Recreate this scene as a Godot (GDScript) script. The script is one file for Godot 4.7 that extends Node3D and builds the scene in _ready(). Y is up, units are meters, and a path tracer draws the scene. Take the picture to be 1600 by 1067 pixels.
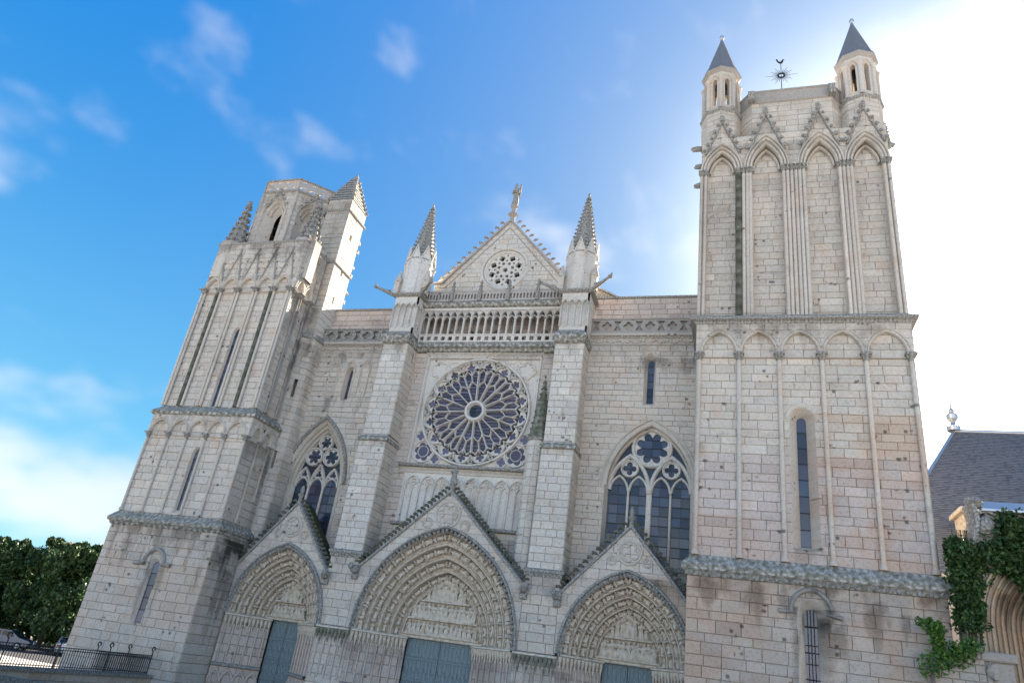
extends Node3D
# West front of a gothic cathedral seen from the square: two unlike towers, three portals, a rose window.
const GY := 0.4
const BASE := Vector3(-12.2, 0.4, -4.0)
const FRONT := Transform3D(Basis(), Vector3.ZERO)
var rng := RandomNumberGenerator.new()
var M := {}
var cath: Node3D
var singles_left := 300

class MB:
	var v := PackedVector3Array()
	var n := PackedVector3Array()
	var c := PackedColorArray()
	var t := PackedVector2Array()
	var col := Color(1, 1, 1)
	func p(a: Vector3, nn: Vector3) -> void:
		v.append(a)
		n.append(nn)
		c.append(Color(col.r, col.g, col.b))
		t.append(Vector2(a.x - a.z, a.y) if absf(nn.y) < 0.8 else Vector2(a.x, a.y - a.z))
	func tri(a: Vector3, b: Vector3, d: Vector3) -> void:
		var nn := (b - a).cross(d - a)
		if nn.length_squared() < 1e-14:
			return
		nn = nn.normalized()
		p(a, nn)
		p(d, nn)
		p(b, nn)
	func quad(a: Vector3, b: Vector3, d: Vector3, e: Vector3) -> void:
		tri(a, b, d)
		tri(a, d, e)
	func quadn(a: Vector3, b: Vector3, d: Vector3, e: Vector3, na: Vector3, nb: Vector3, nd: Vector3, ne: Vector3) -> void:
		p(a, na)
		p(d, nd)
		p(b, nb)
		p(a, na)
		p(e, ne)
		p(d, nd)
	func box(x0: float, x1: float, y0: float, y1: float, z0: float, z1: float, ch := 0.0) -> void:
		var k := ch
		# six faces, the front ones with a small chamfer when asked
		var a := [Vector3(x0, y0, z0), Vector3(x1, y0, z0), Vector3(x1, y1, z0), Vector3(x0, y1, z0)]
		var f := [Vector3(x0, y0, z1 - k), Vector3(x1, y0, z1 - k), Vector3(x1, y1, z1 - k), Vector3(x0, y1, z1 - k)]
		for i in 4:
			var j := (i + 1) % 4
			quad(a[i], a[j], f[j], f[i])
		quad(a[1], a[0], a[3], a[2])
		if k > 0.0:
			var g := [Vector3(x0 + k, y0 + k, z1), Vector3(x1 - k, y0 + k, z1), Vector3(x1 - k, y1 - k, z1), Vector3(x0 + k, y1 - k, z1)]
			for i in 4:
				var j := (i + 1) % 4
				quad(f[i], f[j], g[j], g[i])
			quad(g[0], g[1], g[2], g[3])
		else:
			quad(f[0], f[1], f[2], f[3])
	func mesh() -> ArrayMesh:
		var m := ArrayMesh.new()
		if v.is_empty():
			return m
		var a := []
		a.resize(Mesh.ARRAY_MAX)
		a[Mesh.ARRAY_VERTEX] = v
		a[Mesh.ARRAY_NORMAL] = n
		a[Mesh.ARRAY_COLOR] = c
		a[Mesh.ARRAY_TEX_UV] = t
		m.add_surface_from_arrays(Mesh.PRIMITIVE_TRIANGLES, a)
		return m

# ---------------------------------------------------------------- nodes
func put(parent: Node, called: String, what, mat: Material, label := "") -> MeshInstance3D:
	var o := MeshInstance3D.new()
	o.name = called
	o.mesh = what.mesh() if what is MB else what
	o.material_override = mat
	parent.add_child(o, true)
	if parent == cath:
		o.position = -BASE
	if label:
		o.set_meta("label", label)
	return o

func part(called: String, label := "", parent: Node = null) -> Node3D:
	var o := Node3D.new()
	o.name = called
	if parent == null:
		parent = cath
	parent.add_child(o, true)
	if parent == cath:
		o.position = -BASE
	if label:
		o.set_meta("label", label)
	return o

func stuff(o: Node) -> Node:
	o.set_meta("kind", "stuff")
	return o

func thing(called: String, label: String, category: String, at := Vector3.ZERO, group := "") -> Node3D:
	var o := Node3D.new()
	o.name = called
	o.position = at
	add_child(o, true)
	return tag(o, label, category, group)

func tag(o: Node3D, label: String, category: String, group := "") -> Node3D:
	o.set_meta("label", label)
	o.set_meta("category", category)
	if group:
		o.set_meta("group", group)
	return o

# ---------------------------------------------------------------- 2-D outlines
func arc_pts(cx: float, ys: float, hw: float, rise: float, k := 10) -> PackedVector2Array:
	# a pointed (or round, when rise == hw) arch from the left springing over the apex to the right one
	var r := (hw * hw + rise * rise) / (2.0 * hw)
	var end := acos(clampf((r - hw) / r, -1.0, 1.0))
	var out := PackedVector2Array()
	for i in k + 1:
		var a := PI - end * i / k
		out.append(Vector2(cx - hw + r + r * cos(a), ys + r * sin(a)))
	for i in range(k - 1, -1, -1):
		var a := PI - end * i / k
		out.append(Vector2(cx + hw - r - r * cos(a), ys + r * sin(a)))
	return out

func arch_poly(cx: float, y0: float, ys: float, hw: float, rise: float, k := 10) -> PackedVector2Array:
	# anticlockwise: bottom left, bottom right, right springing ... left springing
	var out := PackedVector2Array([Vector2(cx - hw, y0), Vector2(cx + hw, y0)])
	var a := arc_pts(cx, ys, hw, rise, k)
	a.reverse()
	out.append_array(a)
	return out

func rect(x0: float, y0: float, x1: float, y1: float) -> PackedVector2Array:
	return PackedVector2Array([Vector2(x0, y0), Vector2(x1, y0), Vector2(x1, y1), Vector2(x0, y1)])

func circle(cx: float, cy: float, r: float, k := 20, a0 := 0.0) -> PackedVector2Array:
	var out := PackedVector2Array()
	for i in k:
		out.append(Vector2(cx + r * cos(a0 + TAU * i / k), cy + r * sin(a0 + TAU * i / k)))
	return out

func foil(cx: float, cy: float, r: float, lobes: int, a0 := 0.0, deep := 0.42) -> PackedVector2Array:
	# outline of a quatrefoil, sexfoil ... anticlockwise
	var out := PackedVector2Array()
	var k := 6
	for i in lobes * k:
		var a := a0 + TAU * i / (lobes * k)
		var q := absf(sin((a - a0) * lobes * 0.5))
		out.append(Vector2(cx, cy) + Vector2(cos(a), sin(a)) * r * (1.0 - deep * (1.0 - pow(q, 0.7))))
	return out

func bounds(q: PackedVector2Array) -> Rect2:
	var b := Rect2(q[0], Vector2.ZERO)
	for a in q:
		b = b.expand(a)
	return b

func area(q: PackedVector2Array) -> float:
	var s := 0.0
	for i in q.size():
		s += q[i].cross(q[(i + 1) % q.size()])
	return s * 0.5

func cut(pieces: Array, outer: PackedVector2Array, holes: Array, boxes: Array, clip_outer: bool) -> Array:
	var out := pieces
	if clip_outer:
		var nxt := []
		for q in out:
			for w in Geometry2D.intersect_polygons(q, outer):
				if area(w) > 0.0:
					nxt.append(w)
		out = nxt
	for i in holes.size():
		var nxt := []
		for q in out:
			if not boxes[i].intersects(bounds(q)):
				nxt.append(q)
				continue
			for w in Geometry2D.clip_polygons(q, holes[i]):
				if absf(area(w)) > 0.0004 and not Geometry2D.is_polygon_clockwise(w):
					nxt.append(w)
		out = nxt
	return out

func flat(mb: MB, fr: Transform3D, q: PackedVector2Array, z: float) -> void:
	var ix := Geometry2D.triangulate_polygon(q)
	var nn := fr.basis.z
	for i in range(0, ix.size(), 3):
		var a := fr * Vector3(q[ix[i]].x, q[ix[i]].y, z)
		var b := fr * Vector3(q[ix[i + 1]].x, q[ix[i + 1]].y, z)
		var d := fr * Vector3(q[ix[i + 2]].x, q[ix[i + 2]].y, z)
		if (b - a).cross(d - a).dot(nn) < 0.0:
			mb.tri(a, d, b)
		else:
			mb.tri(a, b, d)

func rim(mb: MB, fr: Transform3D, q: PackedVector2Array, z0: float, z1: float, inward := false) -> void:
	# side faces of an outline between depth z0 (front) and z1 (back)
	for i in q.size():
		var a := q[i]
		var b := q[(i + 1) % q.size()]
		var f0 := fr * Vector3(a.x, a.y, z0)
		var f1 := fr * Vector3(b.x, b.y, z0)
		var b0 := fr * Vector3(a.x, a.y, z1)
		var b1 := fr * Vector3(b.x, b.y, z1)
		if inward:
			mb.quad(f0, f1, b1, b0)
		else:
			mb.quad(f1, f0, b0, b1)

func slab(mb: MB, fr: Transform3D, q: PackedVector2Array, z1: float, z0: float) -> void:
	flat(mb, fr, q, z1)
	rim(mb, fr, q, z1, z0)

func plate(mb: MB, fr: Transform3D, outer: PackedVector2Array, holes: Array, z: float, step: float, deep := 0.0) -> void:
	# a flat sheet with holes, made in strips; the sides of the holes run back by deep
	var b := bounds(outer)
	var boxes := []
	for h in holes:
		boxes.append(bounds(h))
	var k := maxi(1, int(ceil(b.size.y / step)))
	for i in k:
		var q := rect(b.position.x - 0.01, b.position.y + b.size.y * i / k, b.end.x + 0.01, b.position.y + b.size.y * (i + 1) / k)
		for w in cut([q], outer, holes, boxes, true):
			flat(mb, fr, w, z)
	if deep > 0.0:
		for h in holes:
			rim(mb, fr, h, z, z - deep, true)
		rim(mb, fr, outer, z, z - deep)

func loft(mb: MB, fr: Transform3D, qa: PackedVector2Array, za: float, qb: PackedVector2Array, zb: float, closed := true) -> void:
	# reveal between an outer outline at the wall face and an inner one further back
	for i in qa.size() - (0 if closed else 1):
		var j := (i + 1) % qa.size()
		mb.quad(fr * Vector3(qa[i].x, qa[i].y, za), fr * Vector3(qa[j].x, qa[j].y, za), fr * Vector3(qb[j].x, qb[j].y, zb), fr * Vector3(qb[i].x, qb[i].y, zb))

func sweep(mb: MB, fr: Transform3D, pts: PackedVector2Array, prof: Array, closed := false) -> void:
	# a moulding along a line in the plane of fr; prof runs from the right (-) to the left (+) side: (offset, z)
	var k := pts.size()
	var rows := []
	for i in k:
		var a := pts[(i - 1 + k) % k] if closed or i > 0 else pts[i]
		var b := pts[(i + 1) % k] if closed or i < k - 1 else pts[i]
		var d1 := (pts[i] - a).normalized() if a != pts[i] else (b - pts[i]).normalized()
		var d2 := (b - pts[i]).normalized() if b != pts[i] else d1
		var n1 := Vector2(-d1.y, d1.x)
		var n2 := Vector2(-d2.y, d2.x)
		var nn := (n1 + n2) / maxf(0.35, 1.0 + n1.dot(n2))
		var row := PackedVector3Array()
		for q: Vector2 in prof:
			row.append(fr * Vector3(pts[i].x + nn.x * q.x, pts[i].y + nn.y * q.x, q.y))
		rows.append(row)
	for i in (k if closed else k - 1):
		var r0: PackedVector3Array = rows[i]
		var r1: PackedVector3Array = rows[(i + 1) % k]
		for j in prof.size() - 1:
			mb.quad(r0[j], r1[j], r1[j + 1], r0[j + 1])

func roll(w: float, zf: float, zb: float) -> Array:
	# profile of a tracery bar: chamfered sides and a narrow face
	return [Vector2(-w, zb), Vector2(-w, lerpf(zf, zb, 0.5)), Vector2(-w * 0.45, zf), Vector2(w * 0.45, zf), Vector2(w, lerpf(zf, zb, 0.5)), Vector2(w, zb)]

# ---------------------------------------------------------------- solids
func ring(mb: MB, plan: PackedVector2Array, prof: Array, closed := true, top := false, bottom := false) -> void:
	# walls, cornices and spires over a convex plan (x, z): front left, front right, back right, back left; prof: (outward, y)
	var k := plan.size()
	var ns := []
	for i in k:
		var d := (plan[(i + 1) % k] - plan[i]).normalized()
		ns.append(Vector2(-d.y, d.x))
	var rows := []
	for q: Vector2 in prof:
		var row := PackedVector3Array()
		for i in k:
			var n1: Vector2 = ns[(i - 1 + k) % k]
			var n2: Vector2 = ns[i]
			if not closed and i == 0:
				n1 = n2
			if not closed and i == k - 1:
				n2 = n1
			var o := (n1 + n2) / (1.0 + n1.dot(n2)) * q.x
			row.append(Vector3(plan[i].x + o.x, q.y, plan[i].y + o.y))
		rows.append(row)
	for j in prof.size() - 1:
		for i in (k if closed else k - 1):
			var i2 := (i + 1) % k
			mb.quad(rows[j][i], rows[j][i2], rows[j + 1][i2], rows[j + 1][i])
	if top:
		var r: PackedVector3Array = rows[-1]
		for i in range(1, k - 1):
			mb.tri(r[0], r[i], r[i + 1])
	if bottom:
		var r: PackedVector3Array = rows[0]
		for i in range(1, k - 1):
			mb.tri(r[0], r[i + 1], r[i])

func ngon(cx: float, cz: float, r: float, k: int, a0 := 0.0) -> PackedVector2Array:
	# ordered for ring(): passes along the front from left to right
	var out := PackedVector2Array()
	for i in k:
		var a := a0 - TAU * i / k + PI
		out.append(Vector2(cx + r * cos(a), cz - r * sin(a)))
	var s := 0.0
	for i in k:
		s += out[i].cross(out[(i + 1) % k])
	if s > 0.0:
		out.reverse()
	return out

func plan_rect(x0: float, x1: float, zf: float, zb: float) -> PackedVector2Array:
	return PackedVector2Array([Vector2(x0, zf), Vector2(x1, zf), Vector2(x1, zb), Vector2(x0, zb)])

func tube(mb: MB, a: Vector3, b: Vector3, ra: float, rb: float, k := 8) -> void:
	var d := (b - a).normalized()
	var s := d.cross(Vector3(0.3, 0.1, 1.0)).normalized()
	var w := d.cross(s)
	for i in k:
		var a0 := TAU * i / k
		var a1 := TAU * (i + 1) / k
		var n0 := s * cos(a0) + w * sin(a0)
		var n1 := s * cos(a1) + w * sin(a1)
		mb.quadn(a + n0 * ra, a + n1 * ra, b + n1 * rb, b + n0 * rb, n0, n1, n1, n0)

func lathe(mb: MB, c: Vector3, prof: Array, k := 10, squash := 1.0) -> void:
	# prof: (radius, y) from bottom to top
	for j in prof.size() - 1:
		var p0: Vector2 = prof[j]
		var p1: Vector2 = prof[j + 1]
		var sl := Vector2(p1.y - p0.y, p0.x - p1.x).normalized()
		for i in k:
			var a0 := TAU * i / k
			var a1 := TAU * (i + 1) / k
			var d0 := Vector3(sin(a0), 0, cos(a0) * squash)
			var d1 := Vector3(sin(a1), 0, cos(a1) * squash)
			var n0 := (d0 * sl.x + Vector3.UP * sl.y).normalized()
			var n1 := (d1 * sl.x + Vector3.UP * sl.y).normalized()
			mb.quadn(c + d0 * p0.x + Vector3.UP * p0.y, c + d1 * p0.x + Vector3.UP * p0.y, c + d1 * p1.x + Vector3.UP * p1.y, c + d0 * p1.x + Vector3.UP * p1.y, n0, n1, n1, n0)

func lump(mb: MB, c: Vector3, r: Vector3, rough := 0.25, k := 6) -> void:
	# an uneven blob: carved leaf, crocket, worn beast
	var rows := []
	for j in 5:
		var el := -PI / 2 + PI * j / 4.0
		var row := PackedVector3Array()
		for i in k:
			var az := TAU * i / k
			var s := 1.0 + rng.randf_range(-rough, rough)
			row.append(c + Vector3(cos(el) * sin(az) * r.x, sin(el) * r.y, cos(el) * cos(az) * r.z) * s)
		rows.append(row)
	for j in 4:
		for i in k:
			var i2 := (i + 1) % k
			mb.quad(rows[j][i], rows[j][i2], rows[j + 1][i2], rows[j + 1][i])

# ---------------------------------------------------------------- ashlar
func shade(tint: Color, amount := 0.055) -> Color:
	var b := 1.0 + rng.randf_range(-amount, amount)
	var w := rng.randf_range(-0.022, 0.022)
	if rng.randf() < 0.07:
		b *= 0.9
	if rng.randf() < 0.05:
		b *= 1.1
	return Color(tint.r * b * (1.0 + w), tint.g * b, tint.b * b * (1.0 - w))

func ashlar(mb: MB, fr: Transform3D, outer: PackedVector2Array, holes: Array, ch: float, tint: Color, single: Node = null, wide := Vector2(0.55, 1.05)) -> void:
	# courses of cut stone standing proud of a mortar bed; stones are cut exactly along the outline and openings
	var b := bounds(outer)
	var boxes := []
	for h in holes:
		boxes.append(bounds(h))
	var clip_outer := outer.size() != 4 or absf(absf(area(outer)) - b.size.x * b.size.y) > 0.01
	var rows := maxi(1, int(round(b.size.y / ch)))
	var y := b.position.y
	var mortar := Color(tint.r * 0.58, tint.g * 0.56, tint.b * 0.53)
	var g := 0.0105
	for k in rows:
		var y2 := b.end.y if k == rows - 1 else b.position.y + b.size.y * (k + 1 + rng.randf_range(-0.12, 0.12)) / rows
		mb.col = mortar
		for w in cut([rect(b.position.x, y, b.end.x, y2)], outer, holes, boxes, clip_outer):
			flat(mb, fr, w, 0.0)
		var x := b.position.x
		var first := true
		while x < b.end.x - 0.02:
			var w := rng.randf_range(wide.x, wide.y)
			if first and k % 2 == 1:
				w *= 0.55
			first = false
			if b.end.x - x - w < wide.x * 0.5:
				w = b.end.x - x
			var pr := rng.randf_range(0.016, 0.03)
			var colour := shade(tint)
			var tilt := rng.randf_range(-0.004, 0.004)
			for q in cut([rect(x + g, y + g, x + w - g, y2 - g)], outer, holes, boxes, clip_outer):
				var m := mb
				var alone := single != null and singles_left > 0
				if alone:
					m = MB.new()
				m.col = colour
				if q.size() == 4 and absf(area(q) - (w - 2 * g) * (y2 - y - 2 * g)) < 0.003:
					var e := 0.012
					var x0: float = x + g
					var x1: float = x + w - g
					var ya: float = y + g
					var yb := y2 - g
					var f := [fr * Vector3(x0 + e, ya + e, pr + tilt), fr * Vector3(x1 - e, ya + e, pr - tilt), fr * Vector3(x1 - e, yb - e, pr), fr * Vector3(x0 + e, yb - e, pr)]
					var s := [fr * Vector3(x0, ya, 0), fr * Vector3(x1, ya, 0), fr * Vector3(x1, yb, 0), fr * Vector3(x0, yb, 0)]
					m.quad(f[0], f[1], f[2], f[3])
					for i in 4:
						m.quad(s[i], s[(i + 1) % 4], f[(i + 1) % 4], f[i])
				else:
					flat(m, fr, q, pr)
					rim(m, fr, q, pr, 0.0)
				if alone:
					singles_left -= 1
					put(single, "stone", m, M.stone)
			x += w
		y = y2

func side_frame(x: float) -> Transform3D:
	# a wall face that looks to +x: u runs back from the front (u = -z)
	return Transform3D(Basis(Vector3(0, 0, -1), Vector3(0, 1, 0), Vector3(1, 0, 0)), Vector3(x, 0, 0))

func face(a: Vector2, b: Vector2) -> Transform3D:
	# a vertical face from plan point a to plan point b (x, z), outward to the right of travel as in ring()
	var d := (b - a).normalized()
	return Transform3D(Basis(Vector3(d.x, 0, d.y), Vector3(0, 1, 0), Vector3(-d.y, 0, d.x)), Vector3(a.x, 0, a.y))
func at_z(z: float) -> Transform3D:
	return Transform3D(Basis(), Vector3(0, 0, z))
# ---------------------------------------------------------------- materials
func srgb(r: float, g: float, b: float) -> Color:
	return Color(r, g, b).linear_to_srgb()

func mat(called: String, colour: Color, rough := 0.9, spec := 0.3) -> StandardMaterial3D:
	var m := StandardMaterial3D.new()
	m.resource_name = called
	m.albedo_color = colour.linear_to_srgb()
	m.roughness = rough
	m.metallic_specular = spec
	M[called] = m
	return m

func noise(freq: float, octaves := 4, s := 1, kind := FastNoiseLite.TYPE_SIMPLEX_SMOOTH) -> FastNoiseLite:
	var f := FastNoiseLite.new()
	f.noise_type = kind
	f.frequency = freq
	f.fractal_octaves = octaves
	f.seed = s
	return f

func speckle(s: int, freq: float, stops: Array, size := 512, octaves := 5, stretch := Vector2(1, 1)) -> ImageTexture:
	# a seamless picture of noise through a colour ramp: stops are [place, linear colour]
	var im := noise(freq, octaves, s).get_seamless_image(size, size)
	im.convert(Image.FORMAT_L8)
	var src := im.get_data()
	var g := Gradient.new()
	g.offsets = PackedFloat32Array(stops.map(func(a): return a[0]))
	g.colors = PackedColorArray(stops.map(func(a): return a[1].linear_to_srgb()))
	var lut := PackedByteArray()
	for i in 256:
		var c := g.sample(i / 255.0)
		lut.append_array([c.r8, c.g8, c.b8])
	var out := PackedByteArray()
	out.resize(size * size * 3)
	for i in size * size:
		var k := src[i] * 3
		out[i * 3] = lut[k]
		out[i * 3 + 1] = lut[k + 1]
		out[i * 3 + 2] = lut[k + 2]
	return ImageTexture.create_from_image(Image.create_from_data(size, size, false, Image.FORMAT_RGB8, out))

func triplanar(m: StandardMaterial3D, tex: Texture2D, per_metre: float) -> void:
	m.albedo_texture = tex
	m.uv1_triplanar = true
	m.uv1_world_triplanar = true
	m.uv1_scale = Vector3.ONE * per_metre

const SW := 1152
const SH := 1008
func stain_px(u: float) -> int:
	return int((u + 36.0) / 48.0 * SW)

func stain_map() -> ImageTexture:
	# weathering of the stone, and shade in its pits, laid out over the whole front: x - z from -36 to 12 m, height from 0 to 42 m, 4.2 cm a pixel
	var broad := noise(0.006, 4, 5).get_image(SW, SH).get_data()
	var blot := noise(0.025, 5, 9).get_image(SW, SH).get_data()
	var fine := noise(0.2, 3, 3).get_image(SW, SH).get_data()
	var streak := noise(0.05, 4, 21).get_image(SW, 64).get_data()
	var f := PackedFloat32Array()
	f.resize(SW * SH)
	var warm := PackedFloat32Array()
	warm.resize(SW * SH)
	for i in SW * SH:
		f[i] = 1.0 + (broad[i] - 128) * 0.0007 + (fine[i] - 128) * 0.0009 + minf(0.0, (blot[i] - 80) * 0.0025)
		warm[i] = clampf((blot[(i + 7919) % (SW * SH)] - 150) * 0.006, 0.0, 0.35)
	# runs of black crust below ledges: [u0, u1, y top, length, strength]
	for d in [[-31.2, -22.0, 8.4, 2.2, 0.7], [-31.2, -22.0, 14.5, 1.2, 0.5], [-19.2, -15.5, 19.9, 1.0, 0.4], [-9.3, -5.6, 19.9, 1.0, 0.4], [-15.8, -4.0, 4.4, 1.6, 0.4], [-31.0, -22.0, 26.0, 3.5, 0.5], [-1.9, 7.2, 30.5, 2.5, 0.4], [-17.5, -5.0, 22.4, 1.0, 0.35], [-4.1, 1.7, 20.4, 1.6, 0.35], [-20.9, -15.6, 19.8, 1.4, 0.4], [-25.2, -22.2, 8.2, 5.5, 0.85], [-24.6, -22.0, 13.2, 4.5, 0.6], [-24.5, -21.5, 22.4, 8.0, 0.75], [-23.0, -20.6, 20.0, 9.0, 0.4],
			[-2.0, 7.2, 8.5, 1.9, 0.85], [-2.0, 7.2, 19.6, 1.3, 0.5], [1.6, 3.6, 7.7, 4.0, 0.75], [1.9, 3.2, 9.9, 0.9, 0.4], [-28.6, -26.8, 6.6, 3.0, 0.55], [-19.4, -18.8, 17.0, 1.6, 0.75], [-18.3, -17.8, 17.0, 1.4, 0.7], [-17.3, -16.8, 17.0, 1.8, 0.7],
			[-17.4, -15.4, 8.1, 1.2, 0.45], [-7.3, -5.4, 8.1, 1.2, 0.45], [-17.3, -15.3, 14.1, 0.7, 0.3], [-7.2, -5.2, 14.1, 0.7, 0.3], [-2.0, 7.2, 28.3, 3.5, 0.22], [-31.0, -24.5, 25.6, 2.0, 0.35], [-31.5, -20.0, 30.4, 3.5, 0.5],
			[-1.9, 0.4, 27.0, 5.0, 0.3], [-22.6, -19.8, 13.0, 8.0, 0.3], [-1.4, 7.6, 33.4, 1.5, 0.3]]:
		var x0 := stain_px(d[0])
		var x1 := stain_px(d[1])
		var top := int((42.0 - d[2]) / 42.0 * SH)
		for x in range(x0, x1):
			var s := streak[(x + int(d[2] * 37.0)) % SW] / 255.0
			var edge := minf(1.0, minf(x - x0, x1 - x) / 6.0 + 0.15)
			var len := int(d[3] / 42.0 * SH * (0.25 + 1.1 * s * s))
			for y in range(top, mini(SH, top + len)):
				var i := y * SW + x
				var k := 1.0 - float(y - top) / maxi(1, len)
				f[i] -= d[4] * edge * sqrt(k) * (0.25 + 0.75 * smoothstep(70.0, 160.0, blot[i] + (s - 0.5) * 90.0)) * 0.72
	# ochre skin on the lower stones
	for d in [[-2.2, 8.0, 0.0, 8.6, 0.6], [2.6, 7.4, 9.2, 15.5, 0.62], [-2.0, 3.0, 9.2, 11.0, 0.4], [-31.5, -24.0, 0.0, 8.6, 0.42], [-24.0, -2.0, 0.0, 8.0, 0.2]]:
		for x in range(maxi(0, stain_px(d[0])), mini(SW, stain_px(d[1]))):
			for y in range(int((42.0 - d[3]) / 42.0 * SH), int((42.0 - d[2]) / 42.0 * SH)):
				var i := y * SW + x
				warm[i] = maxf(warm[i], d[4] * smoothstep(80.0, 160.0, (broad[i] + blot[i]) * 0.5 + (fine[i] - 128) * 0.15))
	# chips and shot marks: dark crust plus the shade of their pits, painted flat
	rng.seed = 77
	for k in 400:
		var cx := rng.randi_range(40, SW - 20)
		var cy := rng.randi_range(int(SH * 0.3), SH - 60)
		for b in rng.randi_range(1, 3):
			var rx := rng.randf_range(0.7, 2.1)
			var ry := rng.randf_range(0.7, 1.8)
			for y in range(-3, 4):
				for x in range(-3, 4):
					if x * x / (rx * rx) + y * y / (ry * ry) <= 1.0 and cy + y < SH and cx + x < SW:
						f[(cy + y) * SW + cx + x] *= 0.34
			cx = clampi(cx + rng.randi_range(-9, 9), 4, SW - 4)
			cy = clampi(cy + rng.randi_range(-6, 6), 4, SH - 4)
	var out := PackedByteArray()
	out.resize(SW * SH * 3)
	for i in SW * SH:
		var a := clampf(f[i], 0.12, 1.05)
		var w := warm[i]
		out[i * 3] = int(clampf(pow(a * (1.0 - w * 0.12), 0.4545) * 243.0, 0, 255))
		out[i * 3 + 1] = int(clampf(pow(a * (1.0 - w * 0.32), 0.4545) * 243.0, 0, 255))
		out[i * 3 + 2] = int(clampf(pow(a * (1.0 - w * 0.45), 0.4545) * 243.0, 0, 255))
	return ImageTexture.create_from_image(Image.create_from_data(SW, SH, false, Image.FORMAT_RGB8, out))

func make_materials() -> void:
	var stone := mat("stone", Color(1, 1, 1), 0.92, 0.25)
	stone.vertex_color_use_as_albedo = true
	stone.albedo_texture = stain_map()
	stone.uv1_scale = Vector3(1.0 / 48.0, -1.0 / 42.0, 1)
	stone.uv1_offset = Vector3(36.0 / 48.0, 1.0, 0)
	stone.detail_enabled = true
	stone.detail_blend_mode = BaseMaterial3D.BLEND_MODE_MUL
	stone.detail_albedo = speckle(4, 0.03, [[0.0, Color(0.55, 0.52, 0.49)], [0.27, Color(0.86, 0.84, 0.82)], [0.42, Color(0.96, 0.955, 0.95)], [0.7, Color(1, 1, 1)], [1.0, Color(0.94, 0.92, 0.89)]])
	stone.detail_uv_layer = BaseMaterial3D.DETAIL_UV_2
	stone.uv2_triplanar = true
	stone.uv2_world_triplanar = true
	stone.uv2_scale = Vector3.ONE * 0.55
	var moss := mat("moss", Color(1, 1, 1), 0.95, 0.2)
	triplanar(moss, speckle(8, 0.02, [[0.0, Color(0.09, 0.09, 0.065)], [0.34, Color(0.19, 0.18, 0.145)], [0.55, Color(0.31, 0.29, 0.25)], [0.7, Color(0.42, 0.395, 0.35)], [0.82, Color(0.56, 0.54, 0.5)], [1.0, Color(0.64, 0.62, 0.58)]], 512, 6), 0.4)
	var crust := mat("crust", Color(1, 1, 1), 0.95, 0.2)
	triplanar(crust, speckle(12, 0.03, [[0.0, Color(0.1, 0.095, 0.085)], [0.4, Color(0.22, 0.21, 0.185)], [0.62, Color(0.36, 0.34, 0.31)], [1.0, Color(0.56, 0.53, 0.49)]]), 0.6)
	var green := mat("green_moss", Color(1, 1, 1), 1.0, 0.1)
	triplanar(green, speckle(15, 0.03, [[0.0, Color(0.025, 0.03, 0.017)], [0.5, Color(0.05, 0.06, 0.03)], [0.7, Color(0.1, 0.105, 0.065)], [1.0, Color(0.2, 0.195, 0.16)]]), 0.5)
	var lichen := mat("lichen", Color(1, 1, 1), 1.0, 0.1)
	triplanar(lichen, speckle(16, 0.02, [[0.0, Color(0.08, 0.085, 0.06)], [0.5, Color(0.17, 0.175, 0.13)], [0.7, Color(0.27, 0.265, 0.22)], [1.0, Color(0.42, 0.4, 0.36)]], 256), 0.5)
	var ochre := mat("ochre_stone", Color(1, 1, 1), 0.93, 0.2)
	triplanar(ochre, speckle(18, 0.018, [[0.0, Color(0.34, 0.27, 0.19)], [0.35, Color(0.53, 0.44, 0.335)], [0.6, Color(0.63, 0.55, 0.45)], [1.0, Color(0.68, 0.62, 0.55)]]), 0.4)
	for c in ["glass", "rose_glass"]:
		mat(c, Color(1, 1, 1), 0.2 if c == "glass" else 0.32, 0.5).vertex_color_use_as_albedo = true
	var door := mat("door", Color(1, 1, 1), 0.6, 0.35)
	triplanar(door, speckle(22, 0.02, [[0.0, Color(0.07, 0.095, 0.105)], [0.45, Color(0.16, 0.205, 0.215)], [0.65, Color(0.23, 0.275, 0.28)], [1.0, Color(0.34, 0.37, 0.365)]], 512, 5), 1.0)
	door.uv1_scale = Vector3(3.0, 0.35, 3.0)
	mat("iron", Color(0.018, 0.018, 0.02), 0.55, 0.5)
	var slate := mat("slate", Color(1, 1, 1), 0.55, 0.45)
	triplanar(slate, speckle(25, 0.04, [[0.0, Color(0.1, 0.1, 0.102)], [0.5, Color(0.165, 0.165, 0.168)], [1.0, Color(0.27, 0.255, 0.235)]]), 0.8)
	slate.vertex_color_use_as_albedo = true
	var zinc := mat("zinc", Color(0.45, 0.47, 0.5), 0.35, 0.6)
	zinc.metallic = 0.7
	var render := mat("plaster", Color(1, 1, 1), 0.95, 0.2)
	triplanar(render, speckle(28, 0.01, [[0.0, Color(0.5, 0.42, 0.34)], [1.0, Color(0.64, 0.57, 0.49)]], 256), 0.3)
	var leaf := mat("leaf", Color(1, 1, 1), 0.55, 0.4)
	leaf.vertex_color_use_as_albedo = true
	leaf.backlight_enabled = true
	leaf.backlight = Color(0.12, 0.2, 0.04)
	mat("bark", Color(0.07, 0.055, 0.04), 0.95, 0.2)
	var paving := mat("paving", Color(1, 1, 1), 0.9, 0.25)
	triplanar(paving, speckle(31, 0.012, [[0.0, Color(0.22, 0.21, 0.19)], [0.5, Color(0.33, 0.31, 0.285)], [1.0, Color(0.43, 0.41, 0.375)]]), 0.25)
	mat("asphalt", Color(0.055, 0.055, 0.058), 0.9, 0.25)
	var kerb := mat("kerb_stone", Color(1, 1, 1), 0.9, 0.25)
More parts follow.
